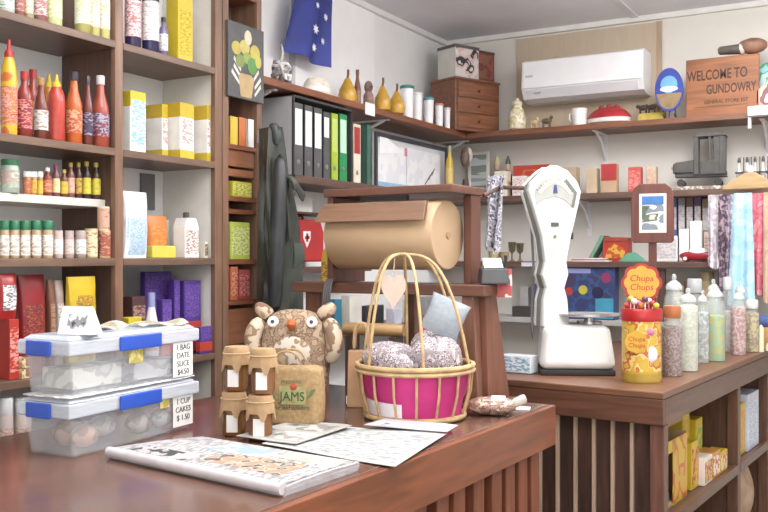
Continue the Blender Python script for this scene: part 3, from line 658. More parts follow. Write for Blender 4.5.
# left wall shelf ornaments
XO = -2.38
l, d, h = atL(264, 300, 36, ZS, XO)
t = thing('knotted_ornament', 'silver grey tangled twig ornament at the left end of the high wall shelf', 'ornament', l)
rr = random.Random(3)
for q in range(9):
    pts = []; a0 = rr.uniform(0, 6.28)
    for i in range(12):
        a = a0+i*.55; rad = d*.36*(.6+.4*rr.random()); pts.append((rad*math.cos(a)*.8, rad*math.sin(a), .014+.10*rr.random()+.0*i))
    MB().tube(pts, .009, 7).build('twig', P([(196, 192, 188), (150, 146, 150), (222, 220, 216)][q % 3], .4, .2, 20), t, sub=1)
MB().tube([(0, 0, .02), (0, -.02, .10), (.0, .015, .15), (0, -.01, .2)], [.012, .01, .008, .005], 7).build('stem', P((200, 200, 190), .4, .2), t, sub=1)
l, d, h = atL(302, 332, 63, ZS, -2.39)
t = thing('sun_hat', 'pale straw sun hat lying on the high wall shelf below the blue flag', 'hat', l)
MB().lathe([(.098, .0), (.102, .006), (.072, .022), (.068, .062), (.05, .088), (0, .094)], 28, sx=.8, sy=1.1).build('crown_and_brim', P((226, 216, 198), .8, .1, 40), t)
MB().lathe([(.0735, .024), (.0715, .045)], 28, sx=.8, sy=1.1, caps=False).build('hat_band', P((236, 232, 226), .7), t)
l, d, h = atL(338, 341, 72, ZS, -2.33)
gold = P((226, 170, 50), .3, .15, 20)
def pear(a, b, yt, X, label):
    l, d, h = atL(a, b, yt, ZS, X); r = d/2
    t = thing('golden_pear', label, 'ornament', l, 0, 'golden pear shaped ornaments')
    MB().lathe([(r*.55, 0), (r*.9, h*.06), (r, h*.22), (r*.86, h*.42), (r*.5, h*.6), (r*.26, h*.74), (.0, h*.78)], 22).build('fruit', gold, t)
    MB().tube([(0, 0, h*.74), (.004, 0, h*.88), (.002, .003, h)], .006, 7).build('stalk', P((126, 84, 60), .6), t)
pear(338, 357, 70, -2.35, 'golden pear ornament farthest left, beside the white hat'); pear(374, 391, 78, -2.33, 'golden pear ornament in the middle with brown stalk'); pear(388, 405, 84, -2.32, 'golden pear ornament next to the green lidded canister')
l, d, h = atL(354, 361, 70, ZS, -2.40)
bottle('ornament_bottle', 'slim brown ornamental bottle between the golden pears', 'bottle', l, d, h, 'sauce', P((140, 84, 66), .3, .2), lbl((176, 130, 100), (120, 70, 60)), P((150, 90, 76), .4))
l, d, h = atL(363, 374, 81, ZS, -2.36)
t = thing('carved_owl', 'small grey brown carved bird between the golden pears', 'figurine', l)
MB().lathe([(d*.36, 0), (d*.5, h*.2), (d*.46, h*.5), (d*.3, h*.62)], 16).build('body', P((150, 116, 104), .6, .25, 40), t)
MB().ell((0, 0, h*.78), (d*.4, d*.4, h*.22)).build('head', P((136, 104, 96), .6, .25, 40), t); MB().lathe([(.008, 0), (0, .014)], 8, mat=Matrix.Translation((d*.36, -.01, h*.78)) @ Matrix.Rotation(PI/2, 4, 'Y')).build('beak', P((90, 70, 50), .5), t)
t = MB().box(-.002, -.045, -.03, .002, .045, .03).build('shelf_tag', P((236, 234, 232), .5, .02)); tag(t, 'blank white price tag on the edge of the high left wall shelf', 'price tag', loc=(-2.277, onX(370, 0, -2.277)[0].y, 2.146))
can = P((240, 240, 242), .3, .02)
for a, b, yt, c, lb in ((400, 414, 86, (40, 150, 120), 'tallest white canister with green lid'), (412, 422.5, 93, (226, 226, 226), 'white canister second tallest with plain white lid'), (423.5, 434, 98, (80, 170, 190), 'white canister with turquoise lid'), (435, 443.5, 104, (226, 160, 130), 'small white canister with peach lid'), (444, 450.5, 108, (220, 220, 222), 'smallest white canister at the right end of the row')):
    l, d, h = atL(a, b, yt, ZS, -2.30 if a > 430 else -2.33); r = d/2
    t = thing('kitchen_canister', lb, 'canister', l, 0, 'white kitchen canisters in a falling row')
    MB().lathe([(r*.8, 0), (r*.84, .004), (r*.95, h*.9)], 22).build('body', can, t); MB().lathe([(r, h*.9), (r*1.04, h*.91), (r*1.04, h*.98), (r*.9, h)], 22).build('lid', P(c, .35, .04), t)
# ---------------- corner: chest of drawers with a box and a tin
CR = math.radians(-23)
t = thing('drawer_chest', 'small brown timber chest of drawers in the corner on the high shelf', 'chest of drawers', (-2.275, 4.835, ZS), CR)
# local: right visible face is +X, left visible face is -Y, near corner at (+,-)
cw = W((140, 88, 62), 1, .4, .2); cwf = W((150, 94, 64), 1, .35, .2)
MB().box(-.22, 0, 0, 0, .36, .30).build('carcass', cw, t, bevel=.003)
MB().box(-.225, -.006, .30, .006, .366, .315).build('top', cw, t, bevel=.003)
for z0, z1 in ((.02, .10), (.11, .19), (.20, .285)):
    d_ = MB().box(.0002, .02, z0, .008, .34, z1).build('drawer', cwf, t, bevel=.002)
    MB().lathe([(.004, 0), (.009, .008), (.007, .014), (0, .016)], 12, mat=Matrix.Translation((.008, .18, (z0+z1)/2)) @ Matrix.Rotation(PI/2, 4, 'Y')).build('knob', P((110, 70, 50), .4), d_)
def onchest(x, y): return tuple(Matrix.Rotation(CR, 4, 'Z') @ Vector((x, y, 0)) + Vector((-2.275, 4.835, ZS+.316)))
t = thing('picture_box', 'white box with black and white picture on top of the drawer chest', 'box', onchest(-.07, .10), CR+.0)
MB().box(-.10, -.09, 0, .06, .10, .19).build('box', P((206, 204, 196), .5, .04), t, bevel=.002)
MB().box(.0595, -.085, .01, .0612, .095, .185).build('front_print', PR([(226, 214, 210), (60, 54, 58), (222, 190, 186), (226, 214, 210)], 16, .4), t)
MB().box(-.102, -.092, .175, .062, .102, .194).build('dark_lid_edge', P((96, 90, 88), .5), t)
t = thing('square_tin', 'brown and red square tin on top of the drawer chest', 'tin', onchest(-.08, .275), CR)
MB().box(-.06, -.065, 0, .05, .075, .185).build('tin_body', P((116, 74, 62), .4, .2, 20), t, bevel=.004)
MB().box(.0495, -.055, .02, .0512, .065, .165).build('front_print', PR([(120, 70, 60), (120, 70, 60), (176, 80, 76), (130, 100, 76)], 18, .4), t)
MB().box(-.062, -.067, .172, .052, .077, .188).build('lid', P((104, 66, 56), .35, .1), t, bevel=.003)
# ---------------- things on the middle shelf near the corner
XM = -2.33
l, d, h = atL(446, 453, 146, ZM, XM)
bottle('ornament_bottle', 'slim yellow and pink bottle at the right edge of the notice board', 'bottle', l, d*1.1, h, 'slim', P((236, 196, 60), .3), lbl((236, 210, 100), (226, 160, 150)), P((150, 160, 130), .4))
l, d, h = atL(459, 472, 147, ZM, -2.31)
t = thing('bust_ornament', 'brown bust with pale face on a yellow base behind the dispenser', 'ornament', l)
MB().lathe([(.05, 0), (.052, .012), (.042, .045), (.02, .052)], 20).build('base', P((236, 206, 40), .4, .05), t)
MB().lathe([(.024, .05), (.02, .09), (.016, .115)], 14).build('neck', P((112, 76, 64), .5, .2), t); MB().ell((0, 0, h*.80), (.032, .032, h*.2), bump=.04).build('head', P((128, 104, 92), .5, .25, 30), t)
MB().ell((.016, .012, h*.83), (.024, .026, h*.16)).build('hair', P((206, 200, 190), .6, .1, 30), t)
l, w, h = spanB(468, 490, 152, ZM, 5.19, .02)
def pframe(name, label, l, w, h, rz, fm, pic, d=.018, b=.018, group=None):
    t = thing(name, label, 'picture frame', l, rz, group)
    MB().box(-w/2, -d/2, 0, -w/2+b, d/2, h).box(w/2-b, -d/2, 0, w/2, d/2, h).box(-w/2+b, -d/2, 0, w/2-b, d/2, b).box(-w/2+b, -d/2, h-b, w/2-b, d/2, h).build('frame', fm, t, bevel=.002)
    MB().box(-w/2+b, -d/4, b, w/2-b, d/3, h-b).build('photograph', pic, t)
    return t
pframe('landscape_picture', 'small framed landscape photograph behind the brown bust', l, w, h, 0, P((222, 216, 206), .4), PR([(150, 156, 160), (190, 196, 196), (130, 140, 130)], 6, .4, .3, .3, 2))
YM = 5.045
for a, b, yt, c1, c2, lb in ((490, 502, 155, (70, 120, 170), (224, 206, 150), 'small figure in blue with yellow cap on the middle shelf'), (503, 513, 155, (190, 40, 50), (90, 110, 80), 'small figure in red with green cap on the middle shelf')):
    pass
def figure(a, b, yt, z, Y, c1, c2, lb):
    l, d, h = atB(a, b, yt, z, Y); r = d/2
    t = thing('painted_figurine', lb, 'figurine', l, 0, None)
    MB().lathe([(r*.9, 0), (r, h*.06), (r*.9, h*.3), (r*.55, h*.58), (r*.3, h*.66)], 16).build('coat', P(c1, .4, .08), t)
    MB().ell((0, 0, h*.76), (r*.5, r*.5, h*.13)).build('head', P((222, 180, 150), .5), t)
    MB().lathe([(r*.56, h*.8), (r*.5, h*.86), (r*.1, h)], 14).build('hat', P(c2, .4, .06), t)
    for s in (-1, 1): MB().tube([(s*r*.55, 0, h*.55), (s*r*.95, -r*.2, h*.38), (s*r*.5, -r*.8, h*.3)], r*.2, 8).build('arm', P(c1, .4, .08), t)
figure(491, 503, 156, ZM+.0, 5.20, (70, 120, 170), (224, 206, 150), 'small figure in blue with yellow cap on the middle shelf'); figure(503, 513, 156, ZM, 5.20, (190, 40, 50), (90, 110, 80), 'small figure in red with green cap on the middle shelf')
def bb(a, b, yt, z, Y, d, label, m, f=None, group=None, name='storage_box', cat='box', **k):
    l, w, h = spanB(a, b, yt, z, Y, d)
    return carton(name, label, cat, l, w, d, h, 0, m, f, group=group, **k)
G1 = 'small boxes along the middle shelf'
bb(494, 511, 171, ZM, YM, .08, 'cream box at the left of the middle shelf below the two figures', P((234, 228, 206)), None, G1)
bb(512, 530, 176, ZM, YM, .06, 'white and pink low box left of the scale head', P((236, 226, 220)), lbl((236, 228, 224), (236, 228, 224), (206, 140, 140)), G1)
bb(513, 553, 165, ZM, YM+.1, .08, 'long red and orange box behind the head of the scale', P((214, 70, 54)), PR([(220, 70, 56), (232, 120, 70), (220, 70, 56)], 10, .4), G1)
bb(560, 580, 167, ZM, YM, .08, 'tan cardboard box right of the scale head', P((192, 164, 132)), None, G1)
bb(586, 600, 168, ZM, YM, .07, 'pale tan box left of the tall red one', P((206, 182, 148)), None, G1)
t = bb(601, 619, 164, ZM, YM, .05, 'tall red and tan box on the middle shelf', P((200, 166, 128)), P((200, 56, 54), .5, .05), G1, fr=(.0, .42, 1, 1))
t = bb(628, 643, 167, ZM, YM, .05, 'shorter coral red box left of a tan one', P((214, 84, 74)), lbl((222, 90, 80), (222, 90, 80), (236, 170, 160)), G1)
bb(646, 658, 167, ZM, YM, .05, 'small tan box at the right behind the framed coast photo', P((206, 176, 150)), lbl((206, 176, 150), (206, 176, 150), (186, 140, 120)), G1)
# toy truck
pa = onY(673, 180, 5.06)[0]; pb = onY(727, 180, 5.06)[0]
t = thing('toy_truck', 'black metal toy truck with tall cab on the middle back shelf', 'toy truck', ((pa.x+pb.x)/2, 5.09, ZM), .12)
tw = pb.x-pa.x; x0 = -tw/2; tm = P((66, 63, 58), .45, .15, 20)
def tx(px): return x0+(px-673)/54*tw
def tz(py): return EYE+(256-py)/F*4.8-ZM
mb = MB()
MB().prism([(tx(673), tz(172)), (tx(673), tz(163)), (tx(676), tz(161)), (tx(694), tz(159)), (tx(694), tz(172))], -.05, .05).build('bonnet', tm, t, bevel=.004)
cab = MB(); zb, ztp = tz(174), tz(135)
for px, yy in ((696, -.055), (696, .045), (721, -.055), (721, .045)):
    cab.box(tx(px)-.013, yy, zb, tx(px)+.013, yy+.01, ztp)
cab.box(tx(700), -.053, zb, tx(721), -.047, tz(160)).box(tx(700), .047, zb, tx(721), .053, tz(160)).box(tx(708), -.053, tz(160), tx(711), -.045, ztp).box(tx(713), -.052, zb, tx(725), .052, tz(136))
cab.build('cab', tm, t, bevel=.002)
MB().prism([(tx(694), ztp), (tx(698), tz(132.5)), (tx(722), tz(132.5)), (tx(726), tz(136)), (tx(726), ztp-.004), (tx(694), ztp-.006)], -.062, .062).build('roof', tm, t, bevel=.003)
MB().box(tx(672), -.075, 0, tx(728), .075, .017).build('stony_base', PR([(176, 164, 150), (130, 116, 104), (206, 196, 184)], 60, .7), t); MB().box(tx(675), -.04, tz(176), tx(726), .04, tz(171)).build('chassis', P((58, 56, 56), .45), t)
for px in (681, 718):
    for yy in (-.058, .042):
        w_ = MB().lathe([(.012, 0), (.018, .0), (.02, .003), (.02, .013), (.018, .016), (.012, .016)], 22, mat=Matrix.Translation((tx(px), yy+.016, .038)) @ Matrix.Rotation(PI/2, 4, 'X')).build('wheel', P((44, 42, 42), .6), t)
        MB().lathe([(0, 0), (.012, .002), (.012, .014), (0, .016)], 14, mat=Matrix.Translation((tx(px), yy+.016, .038)) @ Matrix.Rotation(PI/2, 4, 'X')).build('hub', P((150, 146, 142), .4), w_)
for yy in (-.03, .03):
    MB().ell((tx(673)-.004, yy, tz(166)), (.008, .011, .011), 12, 8).build('headlamp', P((170, 166, 160), .3), t)
# display rack of spoons / bottles
pa = onY(735, 180, 5.04)[0]; pb = onY(790, 180, 5.04)[0]
t = thing('bottle_rack', 'dark miniature rack of small silver topped bottles at the right of the middle shelf', 'rack', (pa.x, 5.04, ZM))
LN = pb.x-pa.x; rm = P((66, 60, 60), .5, .08)
MB().box(0, 0, 0, LN, .07, .02).box(0, .0, .075, LN, .006, .085).box(0, .06, .075, LN, .066, .085).build('rack_rails', rm, t)
for i in range(7):
    x = .016+i*(LN-.03)/6
    q = MB().lathe([(.014, .0205), (.015, .03), (.015, .09), (.008, .11), (.007, .135)], 12, cx=x, cy=.033).build('bottle', P((206, 200, 196), .25, .1), t)
    MB().lathe([(.008, .136), (.0085, .15), (.004, .165)], 10, cx=x, cy=.033).build('cap', P((80, 74, 74), .35), q)
    if i < 6: MB().box(x+.024, .0, .02, x+.029, .006, .16).build('upright', rm, t)
# ================================================================== HIGH BACK SHELF
YH = 5.06
t = thing('air_conditioner', 'white split air conditioner on a plywood panel high on the back wall', 'air conditioner', (-1.592, YB-.015, 2.33))
# local x along the wall, front at -y
aw = .715; acm = P((240, 240, 242), .3, .015)
prof = [(-.0, 0), (-.0, .25), (-.15, .25), (-.19, .236), (-.20, .08), (-.165, .02), (-.11, 0)]
mb = MB(); n = len(prof)
vs = [(-aw/2, y, z) for y, z in prof]+[(aw/2, y, z) for y, z in prof]
fs = [tuple(range(n-1, -1, -1)), tuple(range(n, 2*n))]+[(i, (i+1) % n, (i+1) % n+n, i+n) for i in range(n)]
mb.add(vs, fs).build('housing', acm, t, bevel=.006)
MB().box(-aw/2+.012, -.206, .075, aw/2-.012, -.188, .234).build('front_panel', P((244, 244, 246), .25, .01), t, bevel=.006)
MB().add([(-aw/2+.03, -.203, .066), (aw/2-.03, -.203, .066), (aw/2-.03, -.17, .018), (-aw/2+.03, -.17, .018), (-aw/2+.03, -.197, .069), (aw/2-.03, -.197, .069), (aw/2-.03, -.164, .021), (-aw/2+.03, -.164, .021)],
         [(0, 3, 2, 1), (4, 5, 6, 7), (0, 1, 5, 4), (1, 2, 6, 5), (2, 3, 7, 6), (3, 0, 4, 7)]).build('louvre', P((226, 226, 230), .3, .01), t)
MB().box(-aw/2+.03, -.2075, .14, -aw/2+.075, -.2055, .152).build('badge', P((196, 196, 200), .4), t)
MB().box(-aw/2+.08, -.197, .045, -aw/2+.12, -.1915, .05).build('indicator', P((170, 170, 176), .4), t)
l, d, h = atB(508, 526, 98, ZS, YH)
t = thing('ceramic_jug', 'cream ceramic jar with flower print at the left of the high back shelf', 'jar', l)
r = d/2
MB().lathe([(r*.75, 0), (r*.95, h*.05), (r, h*.35), (r*.8, h*.6), (r*.5, h*.72), (r*.55, h*.8)], 20).build('body', PR([(236, 228, 206), (236, 228, 206), (206, 196, 130), (226, 210, 180)], 30, .35), t); MB().lathe([(r*.6, h*.8), (r*.58, h*.85), (r*.2, h*.93), (r*.22, h*.97), (0, h)], 16).build('lid', P((232, 222, 196), .35), t)
for i, (a, b, yt, c) in enumerate(((530, 538, 118, (222, 196, 140)), (541, 552, 116, (110, 96, 70)))):
    l, d, h = atB(a, b, yt, ZS, YH+.02)
    t = thing('tiny_animal_figurine', ['tiny tan animal figure left of the white mug on the high back shelf', 'tiny dark animal figure nearest the white mug on the high back shelf'][i], 'figurine', l)
    MB().ell((0, 0, h*.6), (d*.5, d*.22, h*.22)).build('body', P(c, .5, .15), t); MB().ell((d*.45, 0, h*.85), (d*.17, d*.14, h*.17)).build('head', P(c, .5, .15), t)
    for sx in (-.3, .3):
        for sy in (-.1, .1): MB().lathe([(d*.06, 0), (d*.07, h*.5)], 8, cx=sx*d, cy=sy*d).build('leg', P(c, .5, .15), t)
l, d, h = atB(572, 587, 109, ZS, YH); r = d/2
t = thing('white_mug', 'plain white cup left of the red lidded dish', 'cup', l)
MB().lathe([(r*.8, 0), (r*.9, .003), (r, h), (r*.92, h), (r*.82, .008), (0, .006)], 22).build('cup', P((238, 234, 228), .3, .02), t); MB().tube([(-r*.9, 0, h*.8), (-r*1.35, 0, h*.7), (-r*1.35, 0, h*.4), (-r*.9, 0, h*.25)], .005, 8).build('handle', P((238, 234, 228), .3, .02), t)
l, d, h = atB(587, 631, 105, ZS, YH+.03); r = d/2
t = thing('red_dish', 'white oval dish with wavy red lid below the air conditioner', 'dish', l)
MB().lathe([(r*.7, 0), (r*.95, h*.1), (r, h*.3)], 30, sy=.6).build('dish', P((236, 226, 222), .35, .03), t)
MB().lathe([(r*1.02, h*.3), (r*.98, h*.42), (r*.75, h*.68), (r*.45, h*.84), (0, h*.88)], 30, sy=.6).build('lid', P((184, 40, 46), .3, .08), t)
for x in (-.35, 0, .35): MB().ell((x*r, 0, h*(.9-.1*abs(x))), (r*.14, r*.12, h*.12)).build('knob', P((170, 34, 42), .3), t)
# yellow trinkets with bulls
l, w, h = spanB(636, 668, 112, ZS, YH+.03, .07)
t = thing('yellow_display', 'yellow base with three small dark animals below the blue oval plate', 'ornament', l)
MB().taper((-w/2, -.045, w/2, .045), (-w/2+.015, -.03, w/2-.01, .03), 0, .05).build('base', P((214, 186, 70), .5, .15, 20), t, bevel=.004)
for i, (x, c) in enumerate(((-.3, (70, 54, 44)), (.0, (84, 60, 46)), (.3, (130, 110, 60)))):
    q = MB().ell((x*w, 0, .085), (.028, .012, .016), 12, 8).ell((x*w-.03, 0, .094), (.012, .009, .01), 10, 6)
    for sx in (-.016, .016):
        q.lathe([(.004, .05), (.005, .08)], 6, cx=x*w+sx, cy=-.006).lathe([(.004, .05), (.005, .08)], 6, cx=x*w+sx, cy=.006)
    q.build('animal', P(c, .5, .15), t)
# blue oval plate on a stand
pc = onY(671, 80, 5.07)[0]
t = thing('oval_plate', 'blue oval plate with a beach scene on a wire stand left of the wooden sign', 'plate', (pc.x, 5.03, ZS))
zc = .155; pm = Matrix.Translation((0, 0, zc)) @ Matrix.Rotation(PI/2, 4, 'X')
rx, rz_ = .075, .118
def disc(rx, rz, d0, d1, n=36): return MB().lathe([(0, d0), (rx, d0), (rx, d1), (0, d1)], n, sy=rz/rx, mat=pm)
disc(rx, rz_, 0, .012).build('plate', P((44, 66, 170), .25, .08), t)
MB().prism([(x, z) for x, z in oval(0, zc+.028, .045, .048)], -.0135, -.0119).build('sky_picture', P((110, 180, 230), .3, .08), t)
MB().prism(oval(0, zc+.004, .048, .015), -.0142, -.0119).build('white_foam', P((226, 232, 226), .35, .05), t)
MB().prism([(.068*math.cos(a), zc+.106*math.sin(a)) for a in [PI*1.06+PI*.88*i/14 for i in range(15)]], -.0138, -.0119).build('sand_picture', P((150, 122, 84), .4, .15, 20), t)
MB().tube([(-.03, -.018, .02), (-.03, .03, .0045), (-.01, .03, .16)], .0035, 6).tube([(.03, -.018, .02), (.03, .03, .0045), (.01, .03, .16)], .0035, 6).tube([(0, .012, .05), (0, -.01, .0045), (0, .03, .0045)], .004, 6).build('wire_stand', P((70, 64, 56), .4), t)
# wooden sign
pa = onY(686, 85, 5.05)[0]; pb = onY(759, 85, 5.05)[0]; sw = pb.x-pa.x; sh = .31
t = thing('wooden_sign', 'orange brown wooden welcome sign with dark lettering at right on the high shelf', 'sign', ((pa.x+pb.x)/2, 5.05, ZS))
MB().box(-sw/2, 0, 0, sw/2, .02, sh).build('board', W((160, 98, 58), 0, .5, .2, .4, 6), t, bevel=.003)
dk = P((74, 40, 24), .6, .05)
text('WELCOME TO', .06, dk, t, (-.025, -.0005, sh*.70), width=.78, bold=.0012).data.transform(Matrix.Diagonal((1, 1.25, 1, 1))); text('GUNDOWRY', .055, dk, t, (.045, -.0005, sh*.45), width=.75, bold=.0012).data.transform(Matrix.Diagonal((1, 1.25, 1, 1)))
text('GENERAL STORE EST', .025, dk, t, (.02, -.0005, sh*.24), width=.95, bold=.0006)
MB().box(-sw*.4, -.0012, sh*.16, sw*.35, .0001, sh*.165).build('carved_line', dk, t)
# shell on the sign
t = thing('wooden_boot_carving', 'dark carved wooden boot shape lying on top of the wooden sign', 'carving', ((pa.x+pb.x)/2+.10, 5.06, ZS+sh+.0015), .1)
MB().lathe([(.012, -.12), (.022, -.11), (.026, -.03), (.03, .0)], 16, mat=Matrix.Translation((0, 0, .031)) @ Matrix.Rotation(PI/2, 4, 'Y')).build('shaft', P((92, 84, 78), .5, .2, 20), t)
MB().ell((.05, 0, .042), (.075, .045, .0415), bump=.03).build('toe', P((140, 98, 76), .5, .2, 20), t); MB().lathe([(.029, -.014), (.034, 0), (.03, .012)], 16, mat=Matrix.Translation((-.0, 0, .034)) @ Matrix.Rotation(PI/2, 4, 'Y')).build('white_band', P((206, 196, 186), .5), t)
# plates right of the sign
pc = onY(768, 64, 5.12)[0]
t = thing('ledge_shelf', 'short white ledge in front of the high shelf below the wooden sign', 'ledge', (onY(748, 0, 4.96)[0].x, 4.94, 2.135))
MB().box(0, 0, 0, .75, .055, .05).build('board', P((236, 236, 236), .4, .02), t, bevel=.006); MB().box(.0, .02, -.06, .014, .054, -.001).build('bracket', P((214, 214, 216), .4, .02), t)
t = thing('round_plate', 'pale blue round plate with green pattern at the right edge of the high shelf', 'plate', (pc.x+.01, 5.16, 2.165+.09))
MB().lathe([(0, 0), (.05, 0), (.085, -.012), (.088, -.009), (.052, .008), (0, .008)], 32, mat=Matrix.Translation((0, 0, .105)) @ Matrix.Rotation(PI/2, 4, 'X')).build('plate', PR([(150, 210, 226), (150, 210, 226), (96, 176, 130), (190, 226, 232)], 18, .3), t)
MB().box(-.03, .012, -.09, .03, .05, .03).build('plate_stand', P((80, 60, 50), .5), t)
pc = onY(770, 95, 5.02)[0]
t = thing('octagonal_plaque', 'eight sided dark red and cream plaque right of the wooden sign', 'plaque', (pc.x+.015, 5.05, ZS))
MB().prism(oval(0, .082, .088, .082, 8, PI/8), 0, .015).build('rim', P((206, 160, 130), .4), t); MB().prism(oval(0, .082, .072, .068, 8, PI/8), -.003, -.0001).build('picture', PR([(126, 66, 66), (126, 66, 66), (226, 200, 190)], 12, .4), t)
MB().box(-.02, .0155, 0, .02, .06, .05).build('prop', P((80, 60, 50), .5), t)
# ================================================================== LOWER BACK SHELVES
YL = 5.05
l, d, h = atB(497, 505, 246, ZL, YL)
def bowl(a, b, yt, lb, c):
    l, d, h = atB(a, b, yt, ZL, YL); r = d/2
    t = MB().lathe([(r*.5, 0), (r*.85, h*.3), (r, h), (r*.9, h), (r*.7, h*.35), (0, h*.2)], 18).build('small_bowl', P(c, .35, .1)); tag(t, lb, 'bowl', 'small bowls on the lower shelf', loc=l)
bowl(488, 500, 251, 'yellowish small bowl left of the goblets on the lower shelf', (206, 196, 140)); bowl(499, 509, 252, 'tan small bowl beside the goblets on the lower shelf', (186, 164, 120))
for a, b, yt, lb in ((508, 516, 242, 'left dark metal goblet on the lower shelf'), (516, 524, 243, 'right dark metal goblet on the lower shelf')):
    l, d, h = atB(a, b, yt, ZL, YL); r = d/2
    t = MB().lathe([(r*.8, 0), (r*.25, h*.12), (r*.2, h*.4), (r*.8, h*.55), (r, h), (r*.85, h), (r*.6, h*.58), (0, h*.5)], 18).build('metal_goblet', P((140, 128, 104), .3, .2, metal=.5)); tag(t, lb, 'goblet', 'goblets on the lower shelf', loc=l)
# key hook on the wall behind the scale
t = MB().box(-.014, -.012, -.02, .014, 0, .02).build('wall_switch', P((70, 66, 66), .4)); tag(t, 'small black wall switch right of the scale head', 'switch', loc=(onY(571, 236, YB)[0].x, YB-.001, onY(571, 236, YB)[0].z))
l, w, h = spanB(573, 612, 256, ZL, 5.01, .05)
t = thing('magazine_stack', 'white and red magazines lying flat on the lower shelf under the toy house', 'magazines', l)
for i in range(3): MB().box(-w/2-.01*i, -.024, .0065*i, w/2-.01*i, .024, .0065*i+.006).build('magazine', [P((226, 226, 230), .4), P((190, 60, 60), .4), P((232, 230, 230), .4)][i], t)
l, w, h = spanB(590, 638, 262, ZL, 5.09, .08); zt = ZL+.0215
hx = lambda px: onY(px, 0, 5.06)[0].x
c = (hx(590)+hx(640))/2
t = thing('toy_house', 'toy house with green gables and red and yellow front on the lower shelf', 'toy house', (c+.045, 5.14, ZL))
hw = hx(628)-hx(598); q = lambda px: hx(px)-c-.045
MB().box(q(601), -.04, 0, q(626), .05, .115).build('walls', P((206, 60, 44), .5, .1), t)
MB().prism([(q(603), .02), (q(625), .02), (q(622), .075), (q(612), .1), (q(606), .07)], -.0425, -.0401).build('yellow_front', PR([(240, 190, 60), (240, 190, 60), (222, 90, 50)], 24, .4), t)
MB().prism([(q(587), .02), (q(591), .02), (q(603), .145), (q(599), .15)], -.05, .06).build('roof_panel', P((110, 164, 136), .5, .08), t)
MB().prism([(q(601), .1155), (q(626), .1155), (q(626), .135), (q(603), .14)], -.045, .055).build('roof_panel', P((176, 70, 50), .5, .1), t)
MB().prism([(q(618), .0), (q(646), .0), (q(634), .05), (q(628), .05)], -.075, -.045).build('green_awning', P((96, 170, 140), .5, .08), t)
# boxed toy behind the scale
l, w, h = spanB(556, 619, 266, 1.06, 5.02, .09)
t = carton('toy_box', 'blue boxed toy set with coloured print behind the white scale', 'box', l, w, .09, h, 0, P((56, 70, 130), .35), PR([(62, 70, 116), (62, 70, 116), (56, 92, 150), (70, 64, 100)], 14, .3), (.02, .1, .98, .95))
for x, z, r_, cc in ((-.27, .52, .022, (214, 70, 60)), (-.03, .55, .026, (226, 210, 60)), (.22, .5, .034, (44, 44, 84)), (.36, .78, .03, (160, 60, 110))):
    MB().prism(oval(x*w, z*h, r_, r_), -.0475, -.0463).build('printed_disc', P(cc, .35), t)
MB().box(-w*.42, -.0475, h*.86, w*.1, -.0463, h*.95).build('printed_strip', P((150, 160, 214), .35), t)
MB().box(w*.18, -.0475, h*.02, w*.48, -.0463, h*.4).build('printed_panel', P((70, 170, 206), .35), t)
l, w, h = spanB(512, 548, 301, 1.06, 5.05, .09)
carton('dark_case', 'black flat case on the pale bottom shelf left of the scale', 'case', l, w, .09, .06, 0, P((70, 62, 62), .5), None)
l, w, h = spanB(531, 541, 284, 1.06, 5.16, .05)
carton('blue_grey_box', 'blue grey upright box at the back of the pale bottom shelf', 'box', l, w, .05, h, 0, P((96, 100, 140), .5), None)
l, w, h = spanB(520, 531, 287, 1.06, 5.16, .05)
carton('pale_upright_box', 'pale grey upright box beside the blue grey one on the bottom shelf', 'box', l, w, .05, h, 0, P((190, 186, 184), .5), None)
t = MB().box(-.06, 0, -.012, .06, .003, .012).build('shelf_tag', P((214, 214, 230), .5)); tag(t, 'pale lilac label strip on the edge of the lower back shelf', 'label strip', loc=(onY(531, 0, 4.996)[0].x, 4.9965, ZL-.017))
# right of the framed photo: cards, jars, toy car
l, w, h = spanB(655, 678, 236, ZL, 5.05, .015)
t = carton('greeting_card', 'grey and white picture card standing left of the red toy car', 'card', l, w, .012, h, 0, P((226, 222, 220), .5), lbl((206, 200, 200), (206, 200, 200), (160, 150, 156)))
for a, b, yt, c1, lb in ((668, 678, 196, (96, 110, 170), 'blue spined book on the lower shelf right of the coast photo'), (678, 686, 194, (150, 140, 150), 'grey spined book on the lower shelf behind white cards'), (686, 694, 196, (130, 104, 90), 'brown spined book on the lower shelf behind white cards'), (694, 702, 195, (112, 88, 130), 'violet spined book on the lower shelf behind white cards'), (702, 712, 198, (170, 150, 120), 'tan spined book on the lower shelf behind white cards')):
    x0 = onY(a, 0, 5.16)[0].x; x1 = onY(b, 0, 5.16)[0].x
    book('hardback_book', lb, ((x0+x1)/2, 5.2, ZL), x1-x0-.003, .1, EYE+(256-yt)/F*4.85-ZL, 0, P(c1, .5, .1), 'books on the lower shelf', spine=lbl((206, 200, 200), (150, 150, 160)))
bb(679, 690, 229, ZL, 5.07, .03, 'white card box left of a taller white one on the lower shelf', P((232, 230, 228)), None, 'white cards on the lower shelf', 'card_box')
bb(690, 703, 221, ZL, 5.07, .03, 'taller plain white card box in the middle of the lower shelf', P((236, 234, 234)), None, 'white cards on the lower shelf', 'card_box')
bb(704, 719, 232, ZL, 5.06, .04, 'peach and white box right of the white card boxes', P((226, 206, 196)), lbl((226, 200, 190), (226, 200, 190), (206, 120, 96)), None, 'card_box')
pa = onY(679, 0, 5.02)[0]; pb = onY(717, 0, 5.02)[0]; cl = pb.x-pa.x
t = thing('toy_car', 'small rounded red and white toy car on the lower back shelf', 'toy car', ((pa.x+pb.x)/2, 5.026, ZL))
cr = P((176, 40, 50), .25, .06)
